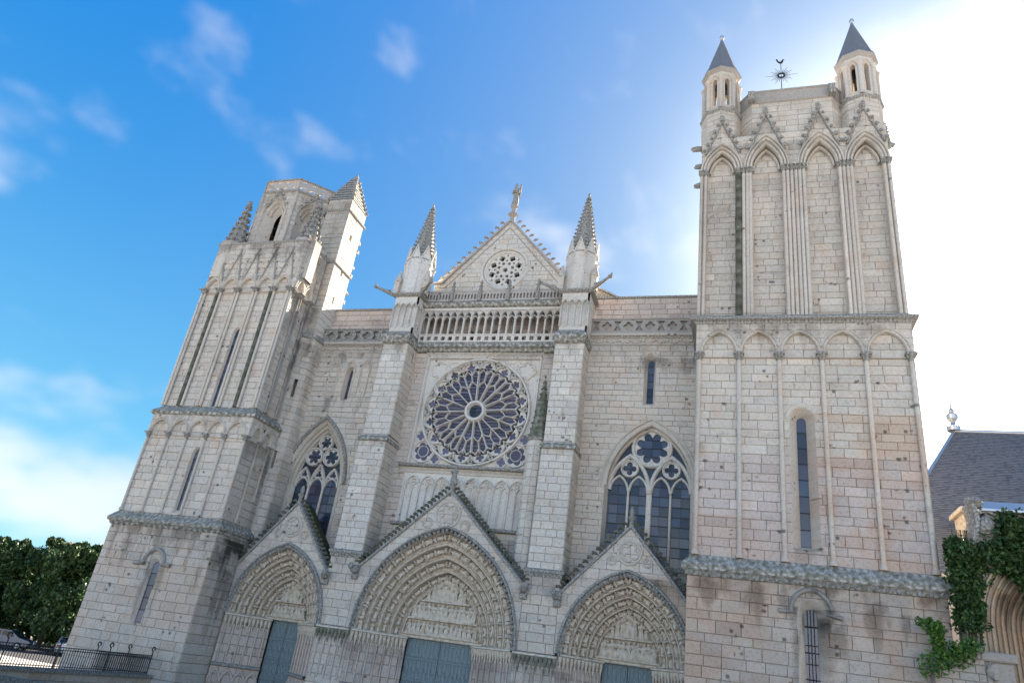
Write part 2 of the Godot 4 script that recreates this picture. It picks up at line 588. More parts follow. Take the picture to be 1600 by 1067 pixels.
	triplanar(kerb, speckle(33, 0.03, [[0.0, Color(0.1, 0.1, 0.085)], [0.5, Color(0.2, 0.195, 0.17)], [1.0, Color(0.42, 0.4, 0.36)]]), 0.6)
	var drain := mat("drain", Color(1, 1, 1), 0.95, 0.2)
	triplanar(drain, speckle(35, 0.02, [[0.0, Color(0.05, 0.05, 0.035)], [0.5, Color(0.11, 0.11, 0.08)], [1.0, Color(0.24, 0.23, 0.2)]], 256), 0.4)
	mat("terracotta", Color(0.42, 0.16, 0.07), 0.85, 0.2)
	mat("rubber", Color(0.02, 0.02, 0.02), 0.8, 0.2)
	mat("car_glass", Color(0.02, 0.025, 0.03), 0.06, 0.5)
	for c in [["paint_blue", Color(0.03, 0.06, 0.13)], ["paint_silver", Color(0.35, 0.37, 0.4)], ["paint_dark", Color(0.02, 0.022, 0.026)]]:
		var pm := mat(c[0], c[1], 0.3, 0.5)
		pm.clearcoat_enabled = true
		pm.clearcoat = 0.8
		pm.clearcoat_roughness = 0.08
	mat("lamp_red", Color(0.3, 0.01, 0.01), 0.2, 0.5)
	mat("rim", Color(0.4, 0.4, 0.42), 0.35, 0.5)

# ---------------------------------------------------------------- sky
const SUN := Vector3(0.25, 0.49, -0.835)
func make_sky() -> PanoramaSkyMaterial:
	var w := 1600
	var h := 800
	var im := Image.create(w, h, false, Image.FORMAT_RGBF)
	var big := noise(1.5, 5, 44)
	var wisp := noise(4.0, 6, 57)
	var s := SUN.normalized()
	for y in h:
		var el := PI / 2 - (y + 0.5) / h * PI
		for x in w:
			var az := (x + 0.5) / w * TAU
			var d := Vector3(sin(az) * cos(el), sin(el), -cos(az) * cos(el))
			var up := maxf(d.y, 0.0)
			var k := pow(1.0 - up, 2.7)
			var c := Vector3(0.0, 0.039, 0.126).lerp(Vector3(0.06, 0.156, 0.192), k)
			var cg := maxf(d.dot(s), 0.0)
			var g := pow(cg, 5.0) * 0.42 + pow(cg, 20.0) * 0.7
			c = c.lerp(Vector3(0.15, 0.167, 0.175), minf(1.0, g))
			c += Vector3(1.0, 0.98, 0.93) * pow(cg, 60.0) * 0.9
			# clouds: thin wisps high up, thicker banks towards the horizon; those facing the sun, behind the camera, are brightened to light the shaded front
			var q := Vector3(d.x, d.y * 2.0, d.z)
			var b := big.get_noise_3dv(q * 1.3) + 0.45 * wisp.get_noise_3dv(q)
			var bank := smoothstep(0.2, 0.9, b + 0.48 * (1.0 - smoothstep(0.05, 0.5, up)) + 0.16 * pow(cg, 8.0))
			var thin := smoothstep(0.1, 0.8, 0.7 * wisp.get_noise_3dv(Vector3(q.x * 2.6 + q.z, q.y * 1.1, q.z * 1.6) + Vector3(3, 1, 7)) + 0.4 * b) * 0.34
			var face := 0.5 - 0.5 * d.dot(s)
			var lit := Vector3(0.15, 0.15, 0.154) * (1.0 + 9.0 * face * face * face + 0.5 * pow(cg, 4.0))
			c = c.lerp(lit, maxf(bank * 0.72, thin))
			if d.y < 0.0:
				c = c.lerp(Vector3(0.3, 0.29, 0.27), smoothstep(0.0, -0.06, d.y))
			im.set_pixel(x, y, Color(c.x, c.y, c.z))
	var m := PanoramaSkyMaterial.new()
	m.panorama = ImageTexture.create_from_image(im)
	return m

func setup_view() -> void:
	var cam := Camera3D.new()
	cam.name = "camera"
	cam.fov = rad_to_deg(2.0 * atan(533.5 / 1105.565))
	cam.near = 0.1
	cam.far = 2000.0
	cam.position = Vector3(0, 4, 30)
	var yaw := Basis(Vector3.UP, deg_to_rad(19.63635))
	var pitch := Basis(Vector3.RIGHT, deg_to_rad(25.034))
	var tilt := Basis(Vector3.BACK, deg_to_rad(8.44568))
	cam.basis = yaw * pitch * tilt
	add_child(cam)
	cam.current = true
	var env := Environment.new()
	env.background_mode = Environment.BG_SKY
	env.sky = Sky.new()
	env.sky.sky_material = make_sky()
	env.tonemap_mode = Environment.TONE_MAPPER_LINEAR
	env.tonemap_exposure = 6.1
	env.sdfgi_enabled = true
	env.ssao_enabled = true
	env.ssil_enabled = true
	var we := WorldEnvironment.new()
	we.name = "surroundings"
	we.environment = env
	add_child(we)
	var sun := DirectionalLight3D.new()
	sun.name = "sun"
	sun.light_energy = 1.6
	sun.light_color = Color(1.0, 0.95, 0.88)
	sun.light_angular_distance = 0.53
	sun.shadow_enabled = true
	add_child(sun)
	sun.look_at_from_position(SUN.normalized() * 100.0, Vector3.ZERO)
# ---------------------------------------------------------------- shared pieces of the cathedral
const PALE := Color(0.67, 0.6, 0.515)
const WALL := Color(0.675, 0.6, 0.515)
const OCHRE := Color(0.6, 0.51, 0.43)
const ROSY := Color(0.63, 0.54, 0.48)
const FRESH := Color(0.73, 0.685, 0.615)
const GREY := Color(0.43, 0.395, 0.355)

func shafts(parent: Node, xs: Array, z: float, y0: float, y1: float, r: float, mats: Array = []) -> void:
	for i in xs.size():
		var mb := MB.new()
		mb.col = shade(PALE, 0.06)
		tube(mb, Vector3(xs[i], y0, z), Vector3(xs[i], y1, z), r, r, 8)
		lathe(mb, Vector3(xs[i], y0, z), [Vector2(r * 1.7, 0), Vector2(r * 1.7, r), Vector2(r * 1.1, r * 2.2)], 8)
		put(parent, "shaft", mb, M[mats[i]] if mats else M.stone)

func capital(parent: Node, c: Vector3, r: float, h: float, m: Material) -> void:
	var mb := MB.new()
	mb.col = GREY
	lathe(mb, c, [Vector2(r * 0.75, 0), Vector2(r * 0.95, h * 0.1), Vector2(r * 0.8, h * 0.2), Vector2(r * 1.15, h * 0.55), Vector2(r * 1.55, h * 0.75)], 8)
	for i in 6:
		var a := TAU * i / 6.0
		lump(mb, c + Vector3(sin(a) * r * 1.15, h * rng.randf_range(0.45, 0.65), cos(a) * r * 1.15), Vector3(r * 0.4, h * 0.22, r * 0.4), 0.3, 5)
	mb.box(c.x - r * 1.6, c.x + r * 1.6, c.y + h * 0.75, c.y + h, c.z - r * 1.6, c.z + r * 1.6)
	put(parent, "capital", mb, m)

func arch_band(parent: Node, called: String, fr: Transform3D, cx: float, ys: float, hw: float, rise: float, profs: Array, m: Material, tint := PALE, k := 12) -> MeshInstance3D:
	# concentric mouldings round an arch: profs are [offset outward, half width, z front, z back]
	var mb := MB.new()
	mb.col = tint
	for q in profs:
		var s: float = (hw + q[0]) / hw
		sweep(mb, fr, arc_pts(cx, ys, hw * s, rise * s, k), roll(q[1], q[2], q[3]))
	return put(parent, called, mb, m)

func cornice(parent: Node, plan: PackedVector2Array, prof: Array, m: Material, called := "cornice", closed := true) -> MeshInstance3D:
	var mb := MB.new()
	mb.col = GREY
	ring(mb, plan, prof, closed, false)
	return put(parent, called, mb, m)

func corbels(parent: Node, fr: Transform3D, u0: float, u1: float, y: float, step: float, size: Vector3, m: Material) -> void:
	# a row of worn carved blocks under a cornice
	var mb := MB.new()
	mb.col = GREY
	var k := int((u1 - u0) / step)
	for i in k:
		var u := u0 + (i + 0.5) * (u1 - u0) / k
		lump(mb, fr * Vector3(u, y, size.z * 0.3), Vector3(size.x * rng.randf_range(0.8, 1.2), size.y * rng.randf_range(0.8, 1.2), size.z), 0.3, 6)
	stuff(put(parent, "corbel_table", mb, m))

func crocket_mesh(s: float) -> ArrayMesh:
	var mb := MB.new()
	mb.col = GREY
	lump(mb, Vector3(0, s * 0.45, 0), Vector3(s * 0.3, s * 0.5, s * 0.3), 0.2, 5)
	lump(mb, Vector3(s * 0.3, s * 0.85, 0), Vector3(s * 0.38, s * 0.3, s * 0.36), 0.25, 5)
	return mb.mesh()

func crockets(parent: Node, m: ArrayMesh, a: Vector3, b: Vector3, k: int, material: Material, out := 0.0) -> void:
	# leaves along a slope from the foot a to the top b, turned away from the gable
	var d := (b - a).normalized()
	var nn := Vector3(-d.y, d.x, 0) if b.x > a.x else Vector3(d.y, -d.x, 0)
	for i in k:
		var o := put(parent, "crocket", m, material)
		var side := -d
		o.transform = Transform3D(Basis(side, nn, side.cross(nn)), a.lerp(b, (i + 0.5) / k) + nn * out)

func gablet(parent: Node, fr: Transform3D, cx: float, y0: float, hw: float, top: float, z: float, m: Material, s := 0.16) -> void:
	# a crocketed little gable over a blind arch: two ribs, leaves and a finial in one carving
	var mb := MB.new()
	mb.col = GREY
	var line := PackedVector2Array([Vector2(cx - hw, y0), Vector2(cx, top), Vector2(cx + hw, y0)])
	sweep(mb, fr, line, roll(0.06, z + 0.1, z - 0.05))
	for e in [-1.0, 1.0]:
		var k := maxi(3, int((top - y0) / 0.42))
		for i in k:
			var f := (i + 0.4) / k
			lump(mb, fr * Vector3(cx + e * (hw * (1.0 - f) + s * 0.7), lerpf(y0, top, f) + s * 0.5, z + 0.06), Vector3(s, s * 0.85, s) * rng.randf_range(0.55, 0.85), 0.35, 5)
	lump(mb, fr * Vector3(cx, top + s * 1.4, z + 0.04), Vector3(s * 0.9, s * 1.3, s * 0.9), 0.35, 6)
	tube(mb, fr * Vector3(cx, top - 0.05, z), fr * Vector3(cx, top + s * 2.6, z), s * 0.4, s * 0.2, 5)
	put(parent, "gablet", mb, m)

func pinnacle(parent: Node, called: String, c: Vector3, r: float, y1: float, sides: int, rows: int, m: Material, knob := 0.12) -> void:
	# a crocketed spirelet from c up to y1
	var mb := MB.new()
	mb.col = GREY
	var pl := ngon(c.x, c.z, r, sides, PI / sides)
	ring(mb, pl, [Vector2(0.04, c.y - 0.12), Vector2(0.08, c.y), Vector2(0, c.y + 0.05), Vector2(-r * 0.93 * cos(PI / sides), y1 - 0.25)])
	for q in pl:
		for i in rows:
			var f := (i + 0.5) / rows
			var w := q.lerp(Vector2(c.x, c.z), f * 0.94)
			var dir := (q - Vector2(c.x, c.z)).normalized() * knob * 0.6
			lump(mb, Vector3(w.x + dir.x, lerpf(c.y, y1 - 0.25, f), w.y + dir.y), Vector3(knob, knob * 0.8, knob) * (1.0 - f * 0.35), 0.35, 5)
	lump(mb, Vector3(c.x, y1 - 0.3, c.z), Vector3(knob * 1.5, knob * 1.1, knob * 1.5), 0.3, 6)
	lump(mb, Vector3(c.x, y1 - 0.06, c.z), Vector3(knob, knob * 1.2, knob), 0.3, 6)
	put(parent, called, mb, m)

func glass_tone() -> Color:
	var g := rng.randf_range(0.5, 1.5)
	return Color(0.055 * g * rng.randf_range(0.8, 1.3), 0.066 * g, 0.1 * g)

func slit(fr: Transform3D, cx: float, y0: float, ys: float, hw: float, ow: float, deep: float, bars: int, label: String, round_top := false, rise := 0.0, sill := 0.2) -> PackedVector2Array:
	# a narrow lancet with splayed sides; returns the outline to cut out of the wall face
	var r := rise if rise > 0.0 else hw * (1.0 if round_top else 1.5)
	var inner := arch_poly(cx, y0, ys, hw, r, 6)
	var outer := arch_poly(cx, y0 - sill, ys, ow, r + (ow - hw), 6)
	var w := part("window", label)
	var mb := MB.new()
	mb.col = shade(PALE, 0.05)
	loft(mb, fr, outer, 0.02, inner, -deep)
	put(w, "reveal", mb, M.stone)
	var rowsy := []
	for i in bars + 1:
		rowsy.append(lerpf(y0, ys + r, float(i) / bars))
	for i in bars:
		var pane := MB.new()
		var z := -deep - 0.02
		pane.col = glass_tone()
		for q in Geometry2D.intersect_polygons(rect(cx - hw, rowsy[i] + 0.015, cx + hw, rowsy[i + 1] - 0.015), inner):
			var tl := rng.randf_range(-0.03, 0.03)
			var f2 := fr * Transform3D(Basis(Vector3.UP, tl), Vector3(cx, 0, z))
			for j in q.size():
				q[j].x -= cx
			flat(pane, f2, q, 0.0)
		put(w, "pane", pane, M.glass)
		var lead := MB.new()
		tube(lead, fr * Vector3(cx - hw, rowsy[i], -deep), fr * Vector3(cx + hw, rowsy[i], -deep), 0.018, 0.018, 5)
		put(w, "glazing_bar", lead, M.iron)
	return outer

# ---------------------------------------------------------------- the taller tower
func tower_tall() -> void:
	rng.seed = 11
	var t := part("tower", "taller square tower with two slate-capped turrets and weathervane")
	var front := MB.new()
	# lowest stage
	var f1 := at_z(0.15)
	var o1 := slit(f1, 2.57, 2.0, 7.48, 0.22, 0.5, 0.4, 9, "barred round-headed slit low in the tall tower", true, 0.24)
	ashlar(front, f1, rect(-1.95, GY, 7.12, 8.5), [o1], 0.41, OCHRE, t, Vector2(0.6, 1.15))
	var hood := PackedVector2Array([Vector2(1.45, 7.52), Vector2(1.9, 7.52)])
	hood.append_array(arc_pts(2.57, 7.55, 0.72, 0.82, 8))
	hood.append_array([Vector2(3.24, 7.52), Vector2(3.62, 7.45)])
	var hm := MB.new()
	hm.col = GREY
	sweep(hm, f1, hood, roll(0.09, 0.17, 0.0))
	put(t, "hood_moulding", hm, M.stone)
	# bars in the low slit
	for i in 3:
		var grille := MB.new()
		tube(grille, Vector3(2.46 + i * 0.11, 2.0, -0.2), Vector3(2.46 + i * 0.11, 7.7, -0.2), 0.015, 0.015, 5)
		put(t, "grille_bar", grille, M.iron)
	for i in 6:
		var grille := MB.new()
		tube(grille, Vector3(2.33, 2.6 + i * 0.9, -0.19), Vector3(2.81, 2.6 + i * 0.9, -0.19), 0.02, 0.02, 5)
		put(t, "grille_bar", grille, M.iron)
	var p1 := plan_rect(-1.95, 7.12, 0.15, -9.0)
	cornice(t, p1, [Vector2(0.0, 8.48), Vector2(0.07, 8.52), Vector2(0.09, 8.66), Vector2(0.2, 8.74), Vector2(0.22, 8.93), Vector2(-0.13, 9.34)], M.moss)
	corbels(t, f1, -1.95, 7.12, 8.6, 0.34, Vector3(0.11, 0.1, 0.16), M.crust)
	# middle stage with its blind arcade
	var xs := [-1.66, 0.04, 1.72, 3.44, 5.16, 6.86]
	var o2 := slit(FRONT, 2.54, 10.03, 15.2, 0.19, 0.5, 0.42, 8, "tall glazed slit window halfway up the taller tower", true, 0.22)
	var tints := [PALE, ROSY]
	ashlar(front, FRONT, rect(-1.8, 9.3, 7.0, 13.6), [o2], 0.375, ROSY, t, Vector2(0.6, 1.1))
	ashlar(front, FRONT, rect(-1.8, 13.6, 7.0, 19.5), [o2], 0.375, tints[0], null, Vector2(0.6, 1.1))
	arch_band(t, "window_moulding", FRONT, 2.54, 15.2, 0.5, 0.55, [[0.1, 0.1, 0.05, -0.02]], M.stone)
	shafts(t, xs, 0.09, 9.32, 17.88, 0.095)
	for x in xs:
		capital(t, Vector3(x, 17.86, 0.09), 0.14, 0.36, M.crust)
	var holes := []
	for i in 5:
		holes.append(arch_poly((xs[i] + xs[i + 1]) * 0.5, 18.0, 18.24, (xs[i + 1] - xs[i]) * 0.5 - 0.12, 0.98, 8))
	var sp := MB.new()
	sp.col = PALE
	ashlar(sp, at_z(0.12), rect(-1.82, 18.2, 7.02, 19.7), holes, 0.38, PALE)
	for h in holes:
		rim(sp, FRONT, h, 0.14, 0.0, true)
	stuff(put(t, "spandrel_masonry", sp, M.stone))
	for i in 5:
		arch_band(t, "arch_moulding", FRONT, (xs[i] + xs[i + 1]) * 0.5, 18.24, (xs[i + 1] - xs[i]) * 0.5 - 0.12, 0.98, [[0.03, 0.05, 0.2, 0.06], [0.15, 0.04, 0.18, 0.1]], M.stone)
	var p2 := plan_rect(-1.82, 7.02, 0.12, -9.0)
	cornice(t, p2, [Vector2(0.0, 19.62), Vector2(0.08, 19.68), Vector2(0.1, 19.76), Vector2(0.26, 19.82), Vector2(0.27, 19.94), Vector2(-0.32, 20.3)], M.crust)
	# top stage: clustered shafts, four tall blind arches
	var z3 := -0.25
	var bays := [[-0.78, 0.69, 29.98], [1.4, 0.74, 30.3], [3.94, 0.74, 30.25], [6.02, 0.68, 30.08]]
	ashlar(front, at_z(-0.62), rect(-1.75, 20.2, 7.0, 30.6), [], 0.37, PALE)
	holes = []
	for b in bays:
		holes.append(arch_poly(b[0], 20.1, 28.75, b[1], b[2] - 28.75, 8))
	var top := MB.new()
	ashlar(top, at_z(z3 - 0.03), PackedVector2Array([Vector2(-1.78, 20.2), Vector2(7.02, 20.2), Vector2(7.02, 31.0), Vector2(-1.78, 31.0)]), holes, 0.37, PALE)
	for h in holes:
		rim(top, FRONT, h, z3, -0.64, true)
	stuff(put(t, "top_stage_masonry", top, M.stone))
	var piers := [[-1.66, [-0.1, 0.1], 0.08], [0.31, [-0.26, -0.02, 0.16, 0.31], 0.09], [2.67, [-0.46, -0.28, -0.09, 0.1, 0.28, 0.46], 0.085], [5.02, [-0.24, -0.06, 0.12, 0.28], 0.085], [6.86, [-0.11, 0.09], 0.085]]
	for q in piers:
		for e in q[1]:
			var mb := MB.new()
			var drain: bool = q[0] == 0.31 and e == -0.26
			mb.col = shade(PALE, 0.07)
			tube(mb, Vector3(q[0] + e, 20.25, z3 + 0.05), Vector3(q[0] + e, 28.45, z3 + 0.05), 0.16 if drain else q[2], 0.16 if drain else q[2], 8)
			put(t, "shaft", mb, M.drain if drain else M.stone)
			capital(t, Vector3(q[0] + e, 28.42, z3 + 0.05), 0.1, 0.36, M.crust)
	for b in bays:
		arch_band(t, "arch_moulding", at_z(z3), b[0], 28.75, b[1], b[2] - 28.75, [[0.02, 0.06, 0.1, -0.1], [0.17, 0.055, 0.13, 0.0], [0.31, 0.05, 0.1, 0.0], [-0.12, 0.05, -0.12, -0.3]], M.stone)
		gablet(t, at_z(z3), b[0] + 0.03, 29.9, 0.86, b[2] + 2.05, 0.0, M.crust, 0.17)
	# drum behind the gablets: faces fall back at 45 degrees on either side
	var drum := PackedVector2Array([Vector2(-1.2, -3.0), Vector2(0.72, -0.55), Vector2(4.72, -0.55), Vector2(6.6, -3.0), Vector2(6.6, -7.5), Vector2(-1.2, -7.5)])
	for i in 3:
		var fr := face(drum[i], drum[i + 1])
		ashlar(front, fr, rect(0, 30.6, drum[i].distance_to(drum[i + 1]), 33.5), [], 0.36, PALE)
	var dm := MB.new()
	dm.col = PALE
	ring(dm, drum, [Vector2(-0.02, 30.0), Vector2(-0.02, 33.4)], true, true)
	put(t, "drum_core", dm, M.stone)
	cornice(t, drum, [Vector2(0.0, 33.36), Vector2(0.1, 33.42), Vector2(0.1, 33.5), Vector2(0.04, 33.56), Vector2(0.06, 34.12), Vector2(0.12, 34.16), Vector2(0.1, 34.26), Vector2(-0.4, 34.3)], M.stone, "parapet").set_meta("label", "plain stone parapet round the top of the tall tower")
	for q in [[0.72, -1.0], [4.72, 1.0]]:
		var sb := MB.new()
		sb.col = GREY
		sb.box(q[0] - 0.17, q[0] + 0.17, 33.4, 34.02, -1.0, -0.12, 0.04)
		put(t, "water_spout", sb, M.crust)
	# corner turrets with slate spires
	for cx in [-0.86, 6.14]:
		var cz := -1.25
		var oct := ngon(cx, cz, 1.03, 8, 0.0)
		var low := MB.new()
		for i in 8:
			ashlar(low, face(oct[i], oct[(i + 1) % 8]), rect(0, 31.0, oct[i].distance_to(oct[(i + 1) % 8]), 33.0), [], 0.36, PALE)
		stuff(put(t, "turret_masonry", low, M.stone))
		cornice(t, oct, [Vector2(0, 32.86), Vector2(0.1, 32.98), Vector2(0.11, 33.06), Vector2(-0.06, 33.2)], M.crust, "turret_string")
		var up := MB.new()
		up.col = PALE
		var small := ngon(cx, cz, 0.94, 8, 0.0)
		for i in 8:
			var fr := face(small[i], small[(i + 1) % 8])
			var wd := small[i].distance_to(small[(i + 1) % 8])
			var hole := arch_poly(wd * 0.5, 33.5, 35.25, 0.13, 0.2, 5)
			up.col = shade(PALE, 0.05)
			plate(up, fr, rect(0, 33.1, wd, 36.1), [hole], 0.0, 0.5, 0.0)
			rim(up, fr, hole, 0.0, -0.35, true)
			tube(up, Vector3(small[i].x, 33.2, small[i].y), Vector3(small[i].x, 35.2, small[i].y), 0.12, 0.12, 7)
			lathe(up, Vector3(small[i].x, 35.2, small[i].y), [Vector2(0.12, 0), Vector2(0.17, 0.12), Vector2(0.19, 0.2), Vector2(0.1, 0.24)], 7)
			sweep(up, fr, arc_pts(wd * 0.5, 35.3, 0.26, 0.42, 5), roll(0.05, 0.07, -0.02))
		put(t, "turret_lantern", up, M.stone)
		cornice(t, small, [Vector2(0, 35.9), Vector2(0.1, 36.05), Vector2(0.14, 36.12), Vector2(0.14, 36.2), Vector2(0.0, 36.22)], M.stone, "turret_cornice")
		var roofm := MB.new()
		roofm.col = Color(1, 1, 1)
		ring(roofm, small, [Vector2(0.15, 36.2), Vector2(0.02, 36.45), Vector2(-0.8, 39.3)])
		put(t, "turret_spire", roofm, M.slate)
		var ball := MB.new()
		ball.col = GREY
		lathe(ball, Vector3(cx, 39.15, cz), [Vector2(0.1, 0), Vector2(0.09, 0.2), Vector2(0.05, 0.26), Vector2(0.12, 0.34), Vector2(0.14, 0.44), Vector2(0.09, 0.54), Vector2(0.0, 0.58)], 8)
		put(t, "finial", ball, M.zinc)
	# worn spouts and leaves on the flank
	for q in [[-1.8, 30.75, 0.35], [-1.8, 29.55, 0.22], [-1.8, 28.3, 0.25], [7.02, 30.0, -0.25]]:
		var g := MB.new()
		g.col = GREY
		lump(g, Vector3(q[0] - q[2] * 0.5, q[1], -0.7), Vector3(absf(q[2]) + 0.1, 0.16, 0.15), 0.2, 6)
		put(t, "gargoyle", g, M.crust)
	for i in 9:
		var g := MB.new()
		g.col = GREY
		lump(g, Vector3(7.02 + 0.1 + 0.03 * (i % 2), 29.9 + i * 0.26, -0.6 - i * 0.1), Vector3(0.16, 0.14, 0.16), 0.35, 5)
		put(t, "crocket", g, M.crust)
	stuff(put(t, "masonry", front, M.stone))
	# plain body: sides, back and roof
	var body := MB.new()
	body.col = PALE
	ring(body, plan_rect(-1.93, 7.1, -0.3, -9.0), [Vector2(0, GY), Vector2(0, 8.6)], true, true)
	ring(body, plan_rect(-1.79, 6.99, -0.46, -9.0), [Vector2(0, 8.5), Vector2(0, 20.1)], true, true)
	ring(body, plan_rect(-1.77, 7.01, -0.66, -9.0), [Vector2(0, 20.0), Vector2(0, 31.0)], true, true)
	for q in [[-1.94, 7.11, 0.14, GY, 8.5], [-1.8, 7.0, 0.0, 9.0, 19.7], [-1.78, 7.02, -0.28, 20.0, 31.0]]:
		for x in [q[0], q[1]]:
			body.box(x - 0.006, x + 0.006, q[3], q[4], q[2] - 0.9, q[2])
	put(t, "body", body, M.stone)
	# weathervane
	var v := MB.new()
	var vc := Vector3(2.52, 38.45, -3.6)
	tube(v, Vector3(vc.x, 34.2, vc.z), vc + Vector3(0, 1.0, 0), 0.035, 0.02, 6)
	for i in 24:
		var a := TAU * i / 24.0
		var d := Vector3(cos(a), sin(a), 0)
		tube(v, vc + d * 0.12, vc + d * (0.92 if i % 12 == 0 else (0.7 if i % 2 == 0 else 0.52)), 0.026, 0.01, 4)
	sweep(v, Transform3D(Basis(), Vector3(0, 0, vc.z)), circle(vc.x, vc.y, 0.2, 16), roll(0.02, 0.02, -0.02), true)
	var cock := PackedVector2Array([Vector2(0.0, 0.0), Vector2(0.1, 0.06), Vector2(0.16, 0.2), Vector2(0.13, 0.3), Vector2(0.22, 0.27), Vector2(0.14, 0.36), Vector2(0.07, 0.3), Vector2(0.0, 0.17), Vector2(-0.12, 0.2), Vector2(-0.2, 0.4), Vector2(-0.28, 0.42), Vector2(-0.22, 0.2), Vector2(-0.1, 0.05)])
	slab(v, Transform3D(Basis(), vc + Vector3(0, 0.95, 0)), cock, 0.015, -0.015)
	put(t, "weathervane", v, M.iron)

# ---------------------------------------------------------------- the shorter tower
func tower_short() -> void:
	rng.seed = 23
	var t := part("tower", "shorter weathered tower ending in an octagonal belfry")
	var front := MB.new()
	var f1 := at_z(0.1)
	var xr := -24.38
	var o1 := slit(f1, -27.52, 3.9, 6.5, 0.2, 0.34, 0.16, 5, "slit low in the shorter tower under a hood", true, 0.24, 0.05)  # unglazed slit: added dark panes stand in for the shaded recess
	ashlar(front, f1, rect(-31.12, GY, xr, 8.35), [o1], 0.41, OCHRE.lerp(PALE, 0.55), null, Vector2(0.55, 1.05))
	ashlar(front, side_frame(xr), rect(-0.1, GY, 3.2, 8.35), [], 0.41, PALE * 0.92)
	var hood := PackedVector2Array([Vector2(-28.75, 6.55), Vector2(-28.25, 6.6)])
	hood.append_array(arc_pts(-27.6, 6.62, 0.62, 0.68, 8))
	hood.append_array([Vector2(-26.98, 6.6), Vector2(-26.5, 6.58)])
	var hm := MB.new()
	hm.col = GREY
	sweep(hm, f1, hood, roll(0.1, 0.18, 0.0))
	put(t, "hood_moulding", hm, M.stone)
	var p1 := PackedVector2Array([Vector2(-31.12, -6.0), Vector2(-31.12, 0.1), Vector2(xr, 0.1), Vector2(xr, -2.5)])
	cornice(t, p1, [Vector2(0.0, 8.3), Vector2(0.08, 8.36), Vector2(0.1, 8.46), Vector2(0.2, 8.52), Vector2(0.21, 8.66), Vector2(-0.12, 9.08)], M.moss, "cornice", false)
	corbels(t, f1, -31.12, xr, 8.4, 0.34, Vector3(0.1, 0.09, 0.15), M.crust)
	corbels(t, side_frame(xr), -0.1, 2.4, 8.4, 0.34, Vector3(0.1, 0.09, 0.15), M.crust)
	# second stage
	var x2 := -24.46
	var xs := [-30.86, -29.54, -28.28, -27.05, -25.83, -24.52]
	var o2 := slit(FRONT, -27.32, 9.33, 12.3, 0.19, 0.27, 0.12, 6, "short glazed slit beneath the arcade of the short tower")
	ashlar(front, FRONT, rect(-30.98, 9.05, x2, 14.3), [o2], 0.39, PALE)
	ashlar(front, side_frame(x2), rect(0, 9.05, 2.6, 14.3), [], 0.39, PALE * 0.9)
	shafts(t, xs, 0.07, 9.06, 13.1, 0.075)
	for x in xs:
		capital(t, Vector3(x, 13.08, 0.07), 0.11, 0.3, M.crust)
	var side_z := [-0.95, -1.85]
	for z in side_z:
		var mb := MB.new()
		mb.col = shade(PALE, 0.05)
		tube(mb, Vector3(x2 + 0.06, 10.4 if z < -1.5 else 9.1, z), Vector3(x2 + 0.06, 13.1, z), 0.07, 0.07, 7)
		put(t, "shaft", mb, M.stone)
		capital(t, Vector3(x2 + 0.06, 13.08, z), 0.11, 0.3, M.crust)
	var sp := MB.new()
	var holes := []
	for i in 5:
		holes.append(arch_poly((xs[i] + xs[i + 1]) * 0.5, 13.2, 13.4, (xs[i + 1] - xs[i]) * 0.5 - 0.1, 0.66, 7))
	ashlar(sp, at_z(0.1), rect(-30.98, 13.38, x2 + 0.1, 14.45), holes, 0.36, PALE)
	for h in holes:
		rim(sp, FRONT, h, 0.12, 0.0, true)
	var sh := [arch_poly(0.5, 13.2, 13.4, 0.36, 0.62, 7), arch_poly(1.4, 13.2, 13.4, 0.36, 0.62, 7)]
	ashlar(sp, side_frame(x2 + 0.1), rect(-0.1, 13.38, 2.3, 14.45), sh, 0.36, PALE)
	for h in sh:
		rim(sp, side_frame(x2), h, 0.12, 0.0, true)
	stuff(put(t, "spandrel_masonry", sp, M.stone))
	for i in 5:
		arch_band(t, "arch_moulding", FRONT, (xs[i] + xs[i + 1]) * 0.5, 13.4, (xs[i + 1] - xs[i]) * 0.5 - 0.1, 0.66, [[0.03, 0.04, 0.18, 0.08], [0.12, 0.035, 0.16, 0.1]], M.stone, PALE, 8)
	for u in [0.5, 1.4]:
		arch_band(t, "arch_moulding", side_frame(x2), u, 13.4, 0.36, 0.62, [[0.03, 0.04, 0.18, 0.08], [0.12, 0.035, 0.16, 0.1]], M.stone, PALE, 8)
	var p2 := PackedVector2Array([Vector2(-31.0, -6.0), Vector2(-31.0, 0.1), Vector2(x2 + 0.1, 0.1), Vector2(x2 + 0.1, -2.3)])
	cornice(t, p2, [Vector2(0.0, 14.36), Vector2(0.12, 14.44), Vector2(0.13, 14.58), Vector2(-0.3, 15.02)], M.moss, "cornice", false)
	# third stage
	var z3 := -0.2
	var x3 := -24.62
	xs = [-30.76, -29.62, -28.36, -27.08, -25.86, -24.7]
	var o3 := slit(at_z(z3), -27.5, 15.1, 19.6, 0.18, 0.25, 0.12, 9, "very tall narrow slit between shafts of the short tower")
	var p3 := MB.new()
	ashlar(p3, at_z(z3), rect(-30.8, 15.0, x3, 25.5), [o3], 0.38, PALE)
	ashlar(p3, side_frame(x3), rect(-z3, 15.0, 3.2, 26.2), [], 0.38, PALE)
	stuff(put(t, "upper_masonry", p3, M.stone))
	for i in xs.size():
		for e in [-0.1, 0.1]:
			var mb := MB.new()
			var drain: bool = (i == 1 or i == 4) and e < 0
			mb.col = shade(PALE, 0.06)
			tube(mb, Vector3(xs[i] + e, 15.0, z3 + 0.1), Vector3(xs[i] + e, 22.2, z3 + 0.1), 0.13 if drain else 0.08, 0.13 if drain else 0.08, 7)
			put(t, "shaft", mb, M.drain if drain else M.stone)
		capital(t, Vector3(xs[i], 22.18, z3 + 0.1), 0.15, 0.28, M.crust)
